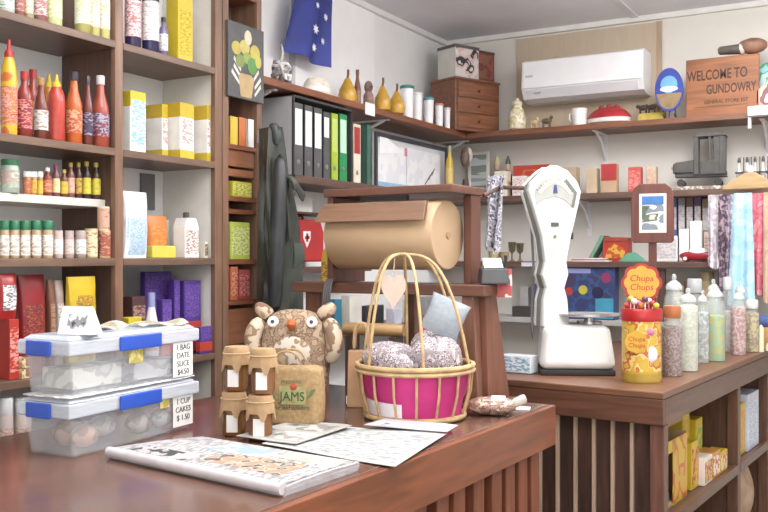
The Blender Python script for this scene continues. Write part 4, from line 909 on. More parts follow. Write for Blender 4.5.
MB().ell((0, 0, .032), (cl*.5, .02, .026), 22, 10, e=.8).build('car_body', cr, t); MB().ell((0, 0, .05), (cl*.27, .018, .028), 18, 10).build('cabin', P((226, 222, 226), .25), t)
for s in (-1, 1):
    for yy in (-.024, .016):
        q_ = MB().lathe([(0, 0), (.016, 0), (.017, .002), (.017, .006), (.016, .008), (0, .008)], 16, mat=Matrix.Translation((s*cl*.32, yy+.008, .0175)) @ Matrix.Rotation(PI/2, 4, 'X')).build('wheel', P((150, 40, 46), .5), t)
        MB().lathe([(0, 0), (.010, .0002), (.010, .0095), (0, .0095)], 12, mat=Matrix.Translation((s*cl*.32, yy+.0085, .0175)) @ Matrix.Rotation(PI/2, 4, 'X')).build('hub_cap', P((232, 226, 222), .3), q_)
# things low behind the jars
def jb(a, b, yt, lb, c, z=1.06, Y=5.08):
    l, d, h = atB(a, b, yt, z, Y); bottle('ornament_pot', lb, 'pot', l, d, h, 'jar', P(c, .4, .15), lbl(shade(c, 1.1), shade(c, .7)), P(shade(c, .9), .4), 'pots on the bottom shelf')
jb(701, 714, 272, 'tan and green pot on the pale bottom shelf above the jars', (196, 176, 130)); jb(672, 684, 285, 'pale pot on the pale bottom shelf behind the jars', (206, 196, 182)); jb(722, 736, 276, 'dark plum pot on the pale bottom shelf beside the scarves', (96, 66, 84))
bb(684, 702, 281, 1.06, 5.1, .06, 'brown box on the pale bottom shelf behind the jars', P((130, 96, 76)), None, None, 'brown_box')
# upright of the back shelving
t = MB().box(-.02, 0, 0, .02, .03, .29).build('shelf_upright', W((92, 66, 56), 2)); tag(t, 'short dark upright between lower and bottom back shelf', 'upright', loc=(onY(661, 0, 5.03)[0].x, 5.03, 1.061))
# ---------------- framed coast photo on a stand
CP = onY(652.5, 0, 4.3)[0]; dd = onY(652.5, 0, 4.3)[1]; kx = dd/F
t = thing('photo_stand', 'dark red timber arched frame with coast photo on a post behind the lolly tub', 'photo stand', (CP.x, 4.3, .95), math.radians(8))
wr = W((104, 54, 44), 2, .35, .18)
zt = EYE+(256-184)*kx-.95; zb = EYE+(256-243)*kx-.95; hw = 20.5*kx
poly = [(-hw*.9, zb), (hw*.9, zb), (hw, zb+.012), (hw, zt-.05), (hw*.86, zt-.02), (hw*.6, zt), (-hw*.6, zt), (-hw*.86, zt-.02), (-hw, zt-.05), (-hw, zb+.012)]
MB().prism(poly, -.012, .012).build('frame', wr, t, bevel=.003)
px_ = lambda p: (p-652.5)*kx; pz_ = lambda p: EYE+(256-p)*kx-.95
MB().box(px_(640), -.0135, pz_(233), px_(666), -.0119, pz_(194)).build('mount', P((222, 216, 198), .5, .02), t)
pc_ = MB().box(px_(642.5), -.0148, pz_(230), px_(663.5), -.0134, pz_(196.5)).build('photograph', PR([(190, 186, 170), (96, 110, 90), (206, 206, 206), (120, 130, 140)], 22, .25, .6, 1, 1.2), t)
MB().box(px_(642.5), -.016, pz_(205), px_(663.5), -.0147, pz_(196.5)).build('sky_area', P((64, 120, 190), .25, .1), pc_)
MB().prism([(px_(642.5), pz_(206)), (px_(650), pz_(206)), (px_(646), pz_(216)), (px_(642.5), pz_(219))], -.0162, -.0147).build('headland', P((90, 104, 84), .3, .2, 40), pc_)
MB().box(-.018, -.0, .02, .018, .02, zb+.01).build('post', wr, t); MB().box(-.07, -.04, 0, .07, .06, .02).build('foot', wr, t, bevel=.003)
# ---------------- scarves on a wooden hanger
YG = 4.94
hk = onY(752, 178, YG)[0]; kg = onY(752, 178, YG)[1]/F
GX = lambda p: (p-752)*kg; GZ = lambda p: (178-p)*kg
t = thing('hanging_coat_hanger', 'pale wooden clothes hanger with white knob holding scarves at the right edge', 'hanger', (hk.x, YG-.07, hk.z))
wl = W((184, 150, 100), 0, .4, .12)
MB().prism([(GX(727), GZ(190)), (GX(777), GZ(190)), (GX(778), GZ(187)), (GX(757), GZ(174)), (GX(747), GZ(174)), (GX(726), GZ(187))], -.008, .008).build('hanger_body', wl, t, bevel=.004)
MB().ell((0, 0, GZ(171)), (.02, .016, .022)).build('knob', P((240, 236, 226), .4), t)
MB().tube([(0, 0, GZ(168)), (0, 0, GZ(160)), (.0, .03, GZ(158)), (0, .055, GZ(159))], .003, 8).build('hook', P((160, 160, 160), .3, .05, metal=.8), t)
MB().tube([(GX(730), 0, GZ(189)-.004), (GX(775), 0, GZ(189)-.004)], .004, 8).build('bar', wl, t)
def scarf(a, b, yb, lb, m, dy, wv=.3, a2=None, b2=None):
    a2 = a if a2 is None else a2; b2 = b if b2 is None else b2
    n = R.uniform(0, 6)
    x0, x1, X0_, X1_ = GX(a), GX(b), GX(a2), GX(b2); z1 = GZ(194); z0 = GZ(yb)
    def fn(u, v):
        x = (x0+(x1-x0)*u)*(1-v)+(X0_+(X1_-X0_)*u)*v
        return (x, .016*math.sin(u*10+n)*(.35+.65*v)+.004*math.sin(v*9+n), z1+(z0-z1)*v+.012*math.sin(u*5+n)*v)
    mb = MB().grid(fn, 16, 22, .004)
    o = mb.build('hanging_scarf', m); tag(o, lb, 'scarf', 'scarves on the wooden hanger', loc=(hk.x, YG-.09+dy, hk.z)); return o
scarf(711, 722, 268, 'grey white scarf at the left of the hanging scarves', PR([(206, 200, 204), (206, 200, 204), (176, 166, 176)], 30, .8), .06)
scarf(722, 731, 292, 'dark plum patterned scarf behind the lilac one', PR([(112, 88, 104), (84, 64, 80), (160, 140, 150)], 40, .8), .03)
scarf(728, 738, 284, 'lilac patterned scarf between plum and blue scarves', PR([(196, 184, 206), (172, 158, 190), (222, 216, 226)], 40, .8), .065)
scarf(738, 754, 305, 'pale blue scarf with a long tail over the jars', PR([(140, 192, 218), (156, 202, 224), (176, 212, 228)], 14, .8), -.005, .3, 732, 757)
scarf(752, 767, 297, 'coral pink scarf between the blue and tan scarves', PR([(226, 110, 130), (230, 122, 138), (222, 98, 118), (230, 150, 156)], 20, .8), .035, .3, 751, 765)
scarf(765, 782, 300, 'tan scarf at the right edge of the photo', PR([(196, 164, 136), (186, 152, 124)], 20, .8), .01)
# ================================================================== BACK COUNTER
# ---------------- shop scale
sp = onZ(577, 373, .95)[0]; ks = onZ(577, 373, .95)[1]/F
t = thing('shop_scale', 'tall white fan headed shop scale on the back counter', 'scale', (sp.x-.03, sp.y, .95), math.radians(42))
BZ = []
sm = P((218, 218, 214), .25, .02); grey = P((112, 114, 110), .4, .05); steel = P((190, 192, 196), .22, .05, metal=.7)
# base (local x to the right, front at -y)
MB().box(-.125, -.105, 0.0, .165, .12, .022).build('rubber_foot_tray', P((40, 38, 38), .6), t, bevel=.004).rotation_euler = (0, 0, -.3)
mb = MB(); mb.taper((-.13, -.11, .17, .125), (-.112, -.092, .147, .107), .0225, .197); mb.build('base_housing', sm, t, bevel=.03, seg=5).rotation_euler = (0, 0, -.3)
MB().lathe([(.02, .198), (.02, .228)], 16, cx=.075, cy=-.01).lathe([(.05, .198), (.05, .208)], 20, cx=.075, cy=-.01).build('spindle', steel, t).rotation_euler = (0, 0, -.3)
MB().lathe([(.0, .228), (.125, .228), (.132, .233), (.132, .239), (.124, .236), (0, .233)], 36, cx=.075, cy=-.01, sy=.8).build('weighing_plate', steel, t).rotation_euler = (0, 0, -.3)
# column and fan head as one tall front casting
hz = lambda p: (373-p)*ks; hxx = lambda p: (p-549)*ks*1.04
outl = [(536, 327), (537, 300), (540, 288), (536, 275), (539, 262), (536, 238), (526, 205), (522, 192), (524, 184), (536, 172), (544, 166.5), (552, 166.5), (562, 171), (572, 182), (576, 192), (574, 203), (566, 236), (561, 262), (563, 275), (559, 288), (562, 300), (564, 327)]
cxo = -.075
poly = [(hxx(x)+cxo, hz(y)) for x, y in reversed(outl)]
MB().prism(poly, -.03, .004).build('fan_casting', sm, t, bevel=.009, seg=3)
MB().prism([(cxo+(x-cxo)*.95, z*.995) for x, z in poly], .0045, .05).build('fan_housing', P((128, 132, 124), .4, .06), t, bevel=.004)
MB().prism([(cxo+(x-cxo)*1.0, z) for x, z in poly], .0505, .07).build('rear_cover', sm, t, bevel=.004)
dial = [(530, 206), (528, 192), (536, 181), (548, 176), (560, 181), (569, 193), (566, 207), (558, 200), (548, 197), (538, 200)]
MB().prism([(hxx(x)+cxo, hz(y)) for x, y in reversed(dial)], -.0325, -.0301).build('dial_window', P((176, 178, 170), .2, .03), t)
MB().prism([(hxx(x)+cxo, hz(y)) for x, y in reversed([(531, 193), (538, 184), (548, 180), (559, 184), (566, 194), (563, 195), (557, 188), (548, 184), (540, 188), (534, 195)])], -.034, -.0324).build('scale_band', P((222, 218, 196), .4, .05), t)
MB().prism([(hxx(x)+cxo, hz(y)) for x, y in reversed([(560, 179), (571, 193), (568, 208), (565, 207), (568, 194), (558, 182)])], -.034, -.0305).build('dark_rim', P((120, 120, 114), .4), t)
for k in range(15):
    a = math.radians(35+110*k/14); r0, r1 = .082, .094 if k % 2 else .1
    cx_, cz_ = cxo-.002, hz(203)
    MB().tube([(cx_+r0*math.cos(a), -.0335, cz_+r0*math.sin(a)*.9), (cx_+r1*math.cos(a), -.0335, cz_+r1*math.sin(a)*.9)], .0012, 4).build('tick_mark', P((70, 70, 74), .5), t)
MB().prism([(cxo-.010, hz(194)), (cxo+.008, hz(194)), (cxo+.004, hz(186)), (cxo-.006, hz(186))], -.035, -.0326).build('maker_emblem', P((70, 80, 140), .4), t)
MB().box(cxo+.0-.018, -.033, hz(227), cxo+.014, -.0301, hz(223)).build('name_plate', P((90, 90, 88), .4), t)
MB().lathe([(.007, 0), (.007, .004)], 14, mat=Matrix.Translation((cxo-.002, -.0300, hz(237))) @ Matrix.Rotation(PI/2, 4, 'X')).build('level_bubble', P((126, 140, 90), .3), t)
MB().tube([(cxo-.05, .085, hz(186)), (cxo-.062, .08, hz(230)), (cxo-.04, .085, hz(270)), (cxo-.055, .09, hz(300)), (cxo-.05, .085, hz(345))], .006, 8).build('rear_pipe', grey, t, sub=1)
# tissue box
l, d, h = atC(512, 540, 358, 375)
carton('tissue_box', 'white and blue tissue box on the back counter left of the scale', 'box', (l[0]-.05, l[1]+.06, .951), .13, .07, .07, DA, P((222, 230, 236), .4), lbl((226, 234, 238), (226, 234, 238), (70, 150, 200)), (.03, .1, .97, .9))
# ---------------- lolly tub
l, d, h = atC(622, 661, 314, 381); rt = d/2; TL = l
def flower(r, dep, n=8, cx=0, cz=0, y=0, k=.12):
    pts = []
    for i in range(64):
        a = 2*PI*i/64; rr_ = r*(1+k*abs(math.cos(a*n/2))-k*.6); pts.append((cx+rr_*math.cos(a), cz+rr_*math.sin(a)))
    return MB().prism(pts, y-dep, y)
t = thing('lolly_tub', 'yellow lollipop tub with red lid and flower shaped header card beside the scale', 'sweet tub', l, math.radians(14))
MB().lathe([(rt*.96, 0), (rt*.97, .004), (rt*.97, h*.93)], 32).build('tub', P((240, 196, 50), .35, .06), t)
MB().lathe([(rt*.985, h*.16), (rt*.985, h*.9)], 32, caps=False).build('wrap_print', PR([(240, 200, 60), (240, 200, 60), (226, 110, 60), (240, 214, 130), (240, 190, 60), (240, 200, 60)], 22, .35), t)
MB().lathe([(rt*1.0, h*.02), (rt*1.0, h*.13)], 32, caps=False).build('gold_band', P((196, 160, 60), .3, .1), t)
MB().lathe([(rt*1.02, h*.9), (rt*1.04, h*.92), (rt*1.04, h*1.06), (rt, h*1.08), (0, h*1.08)], 32).build('lid', P((206, 40, 40), .3, .05), t)
LG = text
fr_ = flower(.04, .003, 8, -.018, h*.60, -rt*.985); fr_.build('logo_flower', P((246, 190, 40), .35, .04), t)
lr = P((206, 40, 34), .35, .02)
text('Chupa', .024, lr, t, (-.018, -rt*.985-.0035, h*.60+.011), shear=.15); text('Chups', .024, lr, t, (-.018, -rt*.985-.0035, h*.60-.012), shear=.15)
MB().ell((.035, -rt*.86, h*.42), (.022, .006, .03)).build('white_swirl', P((236, 226, 236), .4), t); MB().ell((.03, -rt*.9, h*.75), (.016, .005, .012)).build('pink_swirl', P((226, 120, 170), .4), t)
# header card stand behind the lid
hc = (381-283)/F*onZ(642, 381, .95)[1]
MB().box(-.05, .0, h*1.081, .05, .004, hc).build('card_back', P((170, 36, 40), .4), t)
f1 = flower(.072, .004, 8, 0, hc+.0, -.003).build('header_flower', P((200, 44, 34), .35, .05), t)
f2 = flower(.061, .003, 8, 0, hc, -.0072).build('header_centre', P((246, 184, 50), .35, .06), t)
text('Chupa', .033, lr, t, (0, -.0105, hc+.016), shear=.15); text('Chups', .033, lr, t, (0, -.0105, hc-.017), shear=.15)
cols = [(226, 70, 60), (236, 190, 70), (240, 226, 214), (226, 130, 150), (236, 150, 60), (110, 70, 80), (240, 236, 230), (214, 50, 50), (236, 200, 60)]
for i in range(9):
    x = -.052+.013*i; y = -.03-.014*(i % 3); zz = h*1.081+.0+.008*((i*7) % 4)
    q_ = MB().tube([(x, y, h*1.081), (x, y, zz+.012)], .002, 6).build('stick', whi, t)
    MB().ell((x, y, zz+.013), (.012, .012, .012), 12, 8).build('lolly', P(cols[i], .3, .1), q_)
# ---------------- lolly jars
def jar(a, b, yt, yb, cont, lb, lid='glass', lidc=(200, 200, 200), cat='jar', fill=.7):
    l, d, h = atC(a, b, yt, yb); r = d/2
    t = thing('lolly_jar', lb, cat, l, 0, 'lolly jars along the back counter')
    MB().lathe([(r*.5, 0.0), (r*.94, 0), (r, h*.03), (r, h*.68), (r*.9, h*.76), (r*.72, h*.80), (r*.72, h*.83)], 24, caps=False).build('glass', G((236, 242, 240), .22), t)
    MB().lathe([(0, .003), (r*.93, .003), (r*.95, h*.04), (r*.95, h*fill*.97), (r*.6, h*fill), (0, h*fill*1.01)], 22).build('sweets', cont, t)
    if lid == 'glass':
        MB().lathe([(r*.8, h*.83), (r*.82, h*.86), (r*.6, h*.9), (r*.2, h*.93), (r*.26, h*.96), (r*.2, h*.99), (0, h)], 20).build('lid', G((230, 234, 232), .45), t)
    else:
        MB().lathe([(r*.82, h*.83), (r*.86, h*.84), (r*.86, h*.97), (r*.8, h), (0, h)], 22).build('lid', P(lidc, .3, .05), t)
    return t
sw = lambda *c, s=60: PR([c[0]]+[tuple(c[0][i]*.4+q[i]*.6 for i in range(3)) for q in c[1:]], s, .35)
jar(662, 682, 306, 376, sw((150, 60, 56), (110, 40, 44), (206, 190, 180), (90, 50, 46)), 'jar of dark red and cream sweets right beside the lollipop tub', 'tin', (206, 120, 70), fill=.72)
jar(678, 698, 288, 371, sw((226, 218, 196), (206, 196, 170), (236, 230, 214)), 'tall jar full of cream sweets, second from the lollipop tub', fill=.8)
jar(696, 709, 290, 363, sw((222, 222, 220), (180, 180, 184), (110, 104, 96)), 'narrow jar of white and grey sweets between cream and yellow jars', fill=.7)
jar(705, 725, 284, 361, sw((230, 206, 70), (110, 190, 180), (214, 200, 80), (90, 180, 176), s=18), 'jar with yellow and teal sweets in the middle of the front row', fill=.6)
jar(731, 746, 288, 355, sw((214, 130, 126), (236, 210, 200), (190, 90, 90)), 'jar of pink and white sweets left of the screw lidded jar', fill=.72)
jar(745, 759, 300, 352, sw((206, 170, 90), (150, 60, 50), (236, 210, 120)), 'small round jar with mixed orange and red sweets and white lid', 'tin', (226, 222, 214), fill=.75)
jar(664, 684, 274, 367, sw((196, 160, 130), (226, 206, 186)), 'back row jar with knobbed lid behind the dark red sweets', fill=.55)
jar(686, 703, 279, 361, sw((180, 170, 160), (226, 220, 210)), 'back row jar with silver lid behind the cream sweets', 'tin', (176, 180, 182), fill=.5)
jar(706, 721, 279, 355, sw((206, 196, 186), (170, 160, 150)), 'back row jar behind the yellow and teal sweets', fill=.5)
jar(722, 733, 277, 352, sw((214, 190, 186), (190, 150, 150)), 'back row jar left of the pink sweets', 'tin', (196, 198, 200), fill=.55)
jar(734, 747, 281, 350.5, sw((206, 196, 160), (226, 214, 190)), 'back row jar behind the small round jar', fill=.5)
l, d, h = atC(752, 768, 322, 341)
for i, (a, b, yt, yb, lb) in enumerate(((758, 764, 325, 352, 'left cream candle stub at the right end of the counter'), (765, 770, 327, 351, 'right cream candle stub at the right end of the counter'))):
    l, d, h = atC(a, b, yt, yb); r = d/2
    t = MB().lathe([(r, 0), (r, h*.8), (r*.8, h*.9), (r*.2, h)], 18).build('candle', P((236, 226, 186), .5)); tag(t, lb, 'candle', 'cream candles', loc=(l[0], l[1], l[2]+.001))
l, d, h = atC(748, 776, 285, 337)
t = thing('canvas_bag', 'blue and orange cloth bag at the right edge behind the jars', 'bag', (-.60, 4.85, .95), .1)
MB().ell((.01, 0, .07), (.07, .045, .07), 22, 12, bump=.03, e=.7).build('lower_cloth', P((206, 150, 80), .8, .1), t, sub=1)
MB().ell((-.0, -.003, .14), (.068, .042, .035), 20, 10, bump=.04, e=.7).build('upper_cloth', P((70, 90, 150), .8, .1), t, sub=1)
# ---------------- goods inside the back counter (front opening faces local +x)
def ins(y0, y1, zb, zt, x1, depth, lb, m, f, nm='sweet_box', group=None, **k):
    y0, y1 = (y0*1.23, y1*1.23) if y0 < .9 else (y0+.2, min(1.66, y1+.2))
    w = y1-y0
    return carton(nm, lb, 'box', dloc(x1-depth/2, (y0+y1)/2, zb), w, depth, zt-zb, DA+PI/2, m, f, group=group, **k)
yb_ = P((244, 206, 40), .4, .06)
GI = 'yellow boxes inside the back counter'
t = thing('display_carton', 'large open yellow display carton low inside the back counter', 'box', dloc(-.20, .27, .491), DA+PI/2)
dw, dp, dh = .35, .30, .25
MB().box(-dw/2, -dp/2, 0, dw/2, dp/2, .012).box(-dw/2, dp/2-.006, .0125, dw/2, dp/2, dh+.03).box(-dw/2, -dp/2, .0125, -dw/2+.006, dp/2-.007, dh).box(dw/2-.006, -dp/2, .0125, dw/2, dp/2-.007, dh).build('carton', P((196, 160, 110), .6, .08), t)
MB().box(-dw/2, -dp/2-.002, .0, -dw/2+.05, -dp/2-.0003, dh*.98).box(-dw/2+.05, -dp/2-.002, dh*.8, -.01, -dp/2-.0003, dh*.98).build('yellow_front', yb_, t)
MB().box(-.008, -dp/2-.003, .0, dw/2, -dp/2-.0003, dh*.98).build('print_panel', PR([(244, 206, 40), (244, 206, 40), (228, 120, 50), (236, 190, 60)], 10, .4), t)
MB().box(-dw/2+.01, -dp/2+.01, .014, -.02, -dp/2+.12, .05).build('teal_packets', P((70, 176, 176), .4, .1), t)
ins(.06, .38, (.491+.285), .832, -.07, .28, 'flat brown and yellow carton on top of the large yellow one', P((180, 140, 100), .6), P((236, 214, 60), .5), fr=(.0, .6, 1, 1), group=GI)
ins(.42, .50, .491, .68, -.05, .2, 'yellow box with red print behind the front pile of sweets', yb_, PR([(244, 206, 40), (214, 60, 50), (244, 206, 40)], 30, .4), group=GI)
ins(.52, .60, .491, .78, -.12, .2, 'tall plain yellow box farther inside the counter', yb_, PR([(244, 206, 40), (244, 206, 40), (226, 180, 40)], 30, .4), group=GI)
ins(.62, .70, .491, .73, -.10, .2, 'yellow and green box left of the counter divider', yb_, PR([(244, 206, 40), (150, 190, 70), (244, 214, 60)], 20, .4), group=GI)
ins(.50, .60, .491, .60, -.026, .07, 'white and red sweet box at the shelf edge', P((236, 226, 220), .4), PR([(236, 226, 220), (206, 60, 50), (230, 190, 90)], 40, .4), group=GI)
ins(.605, .70, .491, .60, -.026, .07, 'orange and white sweet box at the shelf edge', P((230, 160, 70), .4), PR([(236, 200, 90), (222, 90, 60), (240, 226, 206)], 40, .4), group=GI)
ins(.705, .80, .491, .58, -.026, .07, 'low yellow sweet box at the shelf edge before the upright', yb_, PR([(244, 206, 40), (222, 110, 60), (240, 220, 160)], 40, .4), group=GI)
ins(.93, 1.05, .491, .72, -.04, .2, 'yellow box just past the counter upright', yb_, PR([(244, 206, 40), (244, 206, 40), (206, 160, 60)], 30, .4), group=GI)
ins(1.06, 1.18, .491, .73, -.04, .2, 'second yellow box past the counter upright with orange print', yb_, PR([(244, 206, 40), (236, 160, 50), (244, 206, 40)], 30, .4), group=GI)
ins(1.19, 1.42, .491, .76, -.03, .22, 'pale blue and white carton at the right end of the counter shelf', P((206, 216, 236), .4), lbl((226, 230, 240), (226, 230, 240), (150, 180, 220)), group=GI)
def sack(x, y, z, w, d, h, lb, c):
    return pouch('paper_sack', lb, 'sack', dloc(x, y, z), w, d, h, DA+PI/2, P(c, .8, .15, 12), None, 'brown sacks under the back counter')
sack(-.13, 1.26, .091, .24, .2, .30, 'crumpled brown paper sack low under the counter past the upright', (186, 150, 122)); sack(-.14, 1.53, .091, .24, .2, .34, 'second brown paper sack low at the right under the counter', (196, 164, 136))
ins(.3, .6, .091, .26, -.1, .25, 'grey carton on the bottom shelf inside the back counter', P((140, 116, 100), .6), None, 'grey_carton')
# ================================================================== HUTCH THINGS
def hloc(x, y, z): return tuple(Matrix.Rotation(CA, 4, 'Z') @ Vector((x, y, 0)) + Vector((-1.13, 2.63, z)))
ZH = 1.331
t = thing('card_terminal', 'black card payment terminal with pale screen on the right end of the hutch', 'card terminal', hloc(.01, .03, ZH), .5)
MB().taper((-.045, -.07, .045, .07), (-.04, -.05, .04, .07), 0, .05).build('body', P((56, 56, 56), .45), t, bevel=.006)
MB().add([(-.03, -.02, .0515), (.03, -.02, .0515), (.03, .05, .0815), (-.03, .05, .0815), (-.03, .055, .0515), (.03, .055, .0515)], [(0, 1, 2, 3), (3, 2, 5, 4), (0, 3, 4), (1, 5, 2), (0, 4, 5, 1)]).build('screen_block', P((196, 200, 196), .3), t)
MB().lathe([(.005, .051), (.005, .09)], 10, cx=.035, cy=-.04).build('stub', P((40, 40, 40), .5), t)
t = MB().box(-.026, -.002, -.045, .026, .001, .045).build('hanging_sign_card', PR([(232, 226, 216), (232, 226, 216), (214, 90, 90)], 16, .5)); tag(t, 'small cream card with red print hanging on the end of the hutch', 'card', loc=hloc(.046, .03, 1.335), rz=.45)
text('30', .045, P((206, 70, 74), .5), t, (0, -.0022, .0))
l = hloc(-.545, -.03, ZH)
bottle('mustard_bottle', 'yellow bottle with white cap on the left end of the hutch', 'bottle', hloc(-.595, -.03, ZH), .038, .135, 'squeeze', P((236, 186, 40), .35), lbl((236, 186, 40), (236, 186, 40), (90, 60, 40)), P((226, 214, 214), .4))
# patterned scarf hung at the right of the dispenser
pS = onY(486, 200, 2.78)[0]; kS = onY(490, 200, 2.78)[1]/F
def ps(u, v):
    a = (481+v*-1.5, 476, ); x = ((481-2*v)+(20-5*v)*u-490)*kS; z = (200-(174+76*v))*kS
    return (x, .02*math.sin(u*11+v*2)*(.4+.6*v), z+.012*math.sin(u*6)*v)
o = MB().grid(ps, 20, 24, .004).build('hanging_scarf', PR([(214, 212, 218), (96, 92, 104), (196, 194, 204), (150, 148, 160)], 42, .8)); tag(o, 'black and white patterned scarf hanging beside the paper dispenser', 'scarf', loc=(pS.x, 2.86, pS.z))
t = thing('hanging_peg', 'dark wooden peg on the dispenser end holding the patterned scarf', 'peg', hloc(-.065, .115, 1.618))
MB().tube([(.0, 0, 0), (.01, .12, .035), (.09, .14, .03)], .007, 8).build('peg', W((90, 60, 50), 1), t)
# red first aid case on the left wall
XQ = -2.44
p = onX(309, 262, XQ)[0]; kq = onX(309, 262, XQ)[1]/F
y0 = onX(289, 0, XQ)[0].y; y1 = onX(325, 0, XQ)[0].y; w = y1-y0; h = 42*kq
t = thing('wall_mounted_first_aid_case', 'red first aid case with white shield mounted on the left wall behind the coat', 'first aid case', (XL+.055, (y0+y1)/2, p.z), LW)
MB().prism([(-w/2, 0), (w/2, 0), (w/2, h*.72), (w*.40, h), (-w*.40, h), (-w/2, h*.8)], -.05, .052).build('case', P((206, 52, 54), .4, .05), t, bevel=.008)
MB().prism([(-.03, .09+h*.1), (0, .045+h*.1), (.03, .09+h*.1), (.03, .125+h*.1), (-.03, .125+h*.1)], -.0525, -.0501).build('white_shield', P((236, 232, 230), .4), t)
MB().box(-.007, -.0545, .075+h*.1, .007, -.0524, .115+h*.1).box(-.018, -.0545, .088+h*.1, .018, -.0524, .102+h*.1).build('cross', P((206, 52, 54), .4), t)
MB().tube([(-.04, 0, h), (-.035, 0, h+.02), (.035, 0, h+.02), (.04, 0, h)], .006, 8).build('handle', P((150, 40, 40), .4), t)
t = carton('notice_box', 'white box standing on the ledge above the red first aid case', 'box', (XL+.07, onX(305, 0, -2.44)[0].y, p.z+h+.036), .16, .06, .075, LW, P((232, 230, 226), .5), None)
wall_shelf('wall_shelf', 'short brown ledge directly above the red first aid case', XL, (y0+y1)/2-.22, -2.42, (y0+y1)/2+.22, p.z+h+.024, p.z+h+.035, w_dark_y, (), False)
wall_shelf('wall_shelf', 'dark ledge below the red first aid case on the left wall', XL, (y0+y1)/2-.3, -2.38, (y0+y1)/2+.5, p.z-.05, p.z-.025, w_dark_y, (), False)
wall_shelf('wall_shelf', 'low brown shelf on the left wall seen beneath the hutch', XL, 3.3, -2.30, YB-.3, 1.03, 1.055, w_dark_y, (), False)
# seen through the hutch
def lowL(a, b, yt, lb, c, f=None, d=.05, X=-2.33, nm='storage_box', cat='box', z=1.055):
    l, w, h = spanL(a, b, yt, z, X, d); return carton(nm, lb, cat, l, w, d, h, LW, P(c, .5), f, group='boxes seen beneath the hutch')
lowL(341, 362, 296, 'pale cream box on the low shelf seen through the basket handle', (214, 210, 196)); lowL(358, 384, 306, 'black box on the low shelf seen through the basket handle', (60, 62, 66), P((44, 46, 50), .3))
lowL(386, 402, 309, 'pale lilac box on the low shelf below the heart tag', (206, 206, 222)); lowL(402, 420, 300, 'white and green box on the low shelf right of the heart tag', (214, 214, 196))
lowL(326, 342, 300, 'teal blue box on the low shelf at the left of the hutch opening', (50, 130, 160)); lowL(418, 436, 297, 'grey box on the low shelf at the right of the hutch opening', (150, 148, 146))
# dark card stand and red card behind the basket
for a, b, yt, yb, lb, c, f in ((423, 433, 315, 402, 'red topped leaflet standing behind the basket', (206, 60, 60), None), (435, 457, 318, 403, 'black card stand with white lettering behind the basket', (66, 62, 64), 1)):
    l, d, h = atC(a, b, yt, yb)
    t = carton('leaflet_stand', lb, 'leaflet stand', (l[0], l[1]+.0, .95), d, .012, h, .2, P(c, .4), None)
    if f: MB().box(-d*.25, -.0075, h*.36, d*.2, -.0062, h*.42).build('lettering_strip', P((206, 206, 206), .5), t); MB().box(-d*.06, -.0075, h*.02, d*.32, -.0062, h*.27).build('pale_panel', P((206, 210, 224), .5), t)
# ================================================================== FRONT COUNTER
ZF = .95
# ---------------- two clip lid boxes
bc = (-1.748, 1.672)
BR = math.radians(2.5)
BW, BL, BH = .146, .445, .137
plastic = G((246, 248, 250), .16, .12); lidp = G((232, 238, 246), .55, .2); blue = P((44, 92, 222), .35, .04)
def clipbox(z, lb):
    t = thing('clip_lid_box', lb, 'plastic box', (bc[0], bc[1], z), BR, 'clear plastic boxes with blue clips')
    w, l, h = BW/2, BL/2, BH*.82; k = .93
    mb = MB()
    vs = [(-w*k, -l*k, 0), (w*k, -l*k, 0), (w*k, l*k, 0), (-w*k, l*k, 0), (-w, -l, h), (w, -l, h), (w, l, h), (-w, l, h)]
    vs += [(x*.975, y*.985, max(z_, .004)) for x, y, z_ in vs]
    mb.add(vs, [(3, 2, 1, 0), (0, 1, 5, 4), (1, 2, 6, 5), (2, 3, 7, 6), (3, 0, 4, 7), (8, 9, 10, 11), (12, 13, 9, 8), (13, 14, 10, 9), (14, 15, 11, 10), (15, 12, 8, 11), (4, 5, 13, 12), (5, 6, 14, 13), (6, 7, 15, 14), (7, 4, 12, 15)])
    mb.build('tub', plastic, t)
    MB().box(-w-.012, -l-.012, h-.02, w+.012, l+.012, h+.014).taper((-w-.006, -l-.006, w+.006, l+.006), (-w+.008, -l+.008, w-.008, l-.008), h+.0145, BH).build('lid', lidp, t, bevel=.005)
    for y in (-.11,):
        pass
    MB().box(w+.0125, -.075, h-.022, w+.019, .075, h+.014).build('clip', blue, t, bevel=.003)
    MB().box(-.05, -l-.019, h-.022, .03, -l-.0125, h+.014).build('clip', blue, t, bevel=.003)
    MB().box(-w-.019, -.075, h-.022, -w-.0125, .075, h+.014).build('clip', blue, t, bevel=.003)
    return t
LB = clipbox(ZF, 'lower clear plastic box with blue clips holding wrapped buns, on the front counter')
o = MB(); n = 40
pts = []
for i in range(n):
    a = 2*PI*i/n; ca, sa = math.cos(a), math.sin(a); rx, ry = BW/2+.004, BL/2+.004
    m_ = max(abs(ca)/rx, abs(sa)/ry); k = (1+.02*(i % 2))/m_
    pts.append((ca*k, sa*k))
o = MB(); o.add([(x, y, 0) for x, y in pts]+[(x, y, .0025) for x, y in pts], [tuple(range(n-1, -1, -1)), tuple(range(n, 2*n))]+[(i, (i+1) % n, (i+1) % n+n, i+n) for i in range(n)])
o = o.build('paper_doily', PR([(236, 234, 230), (236, 234, 230), (206, 200, 196)], 60, .8)); tag(o, 'white scalloped paper sheet lying between the two plastic boxes', 'paper', loc=(bc[0], bc[1], ZF+BH+.003), rz=BR)
ZU = ZF+BH+.008
UB = clipbox(ZU, 'upper clear plastic box with blue clips and card on its lid')
def boxp(x, y, z): return tuple(Matrix.Rotation(BR, 4, 'Z') @ Vector((x, y, 0)) + Vector((bc[0], bc[1], z)))
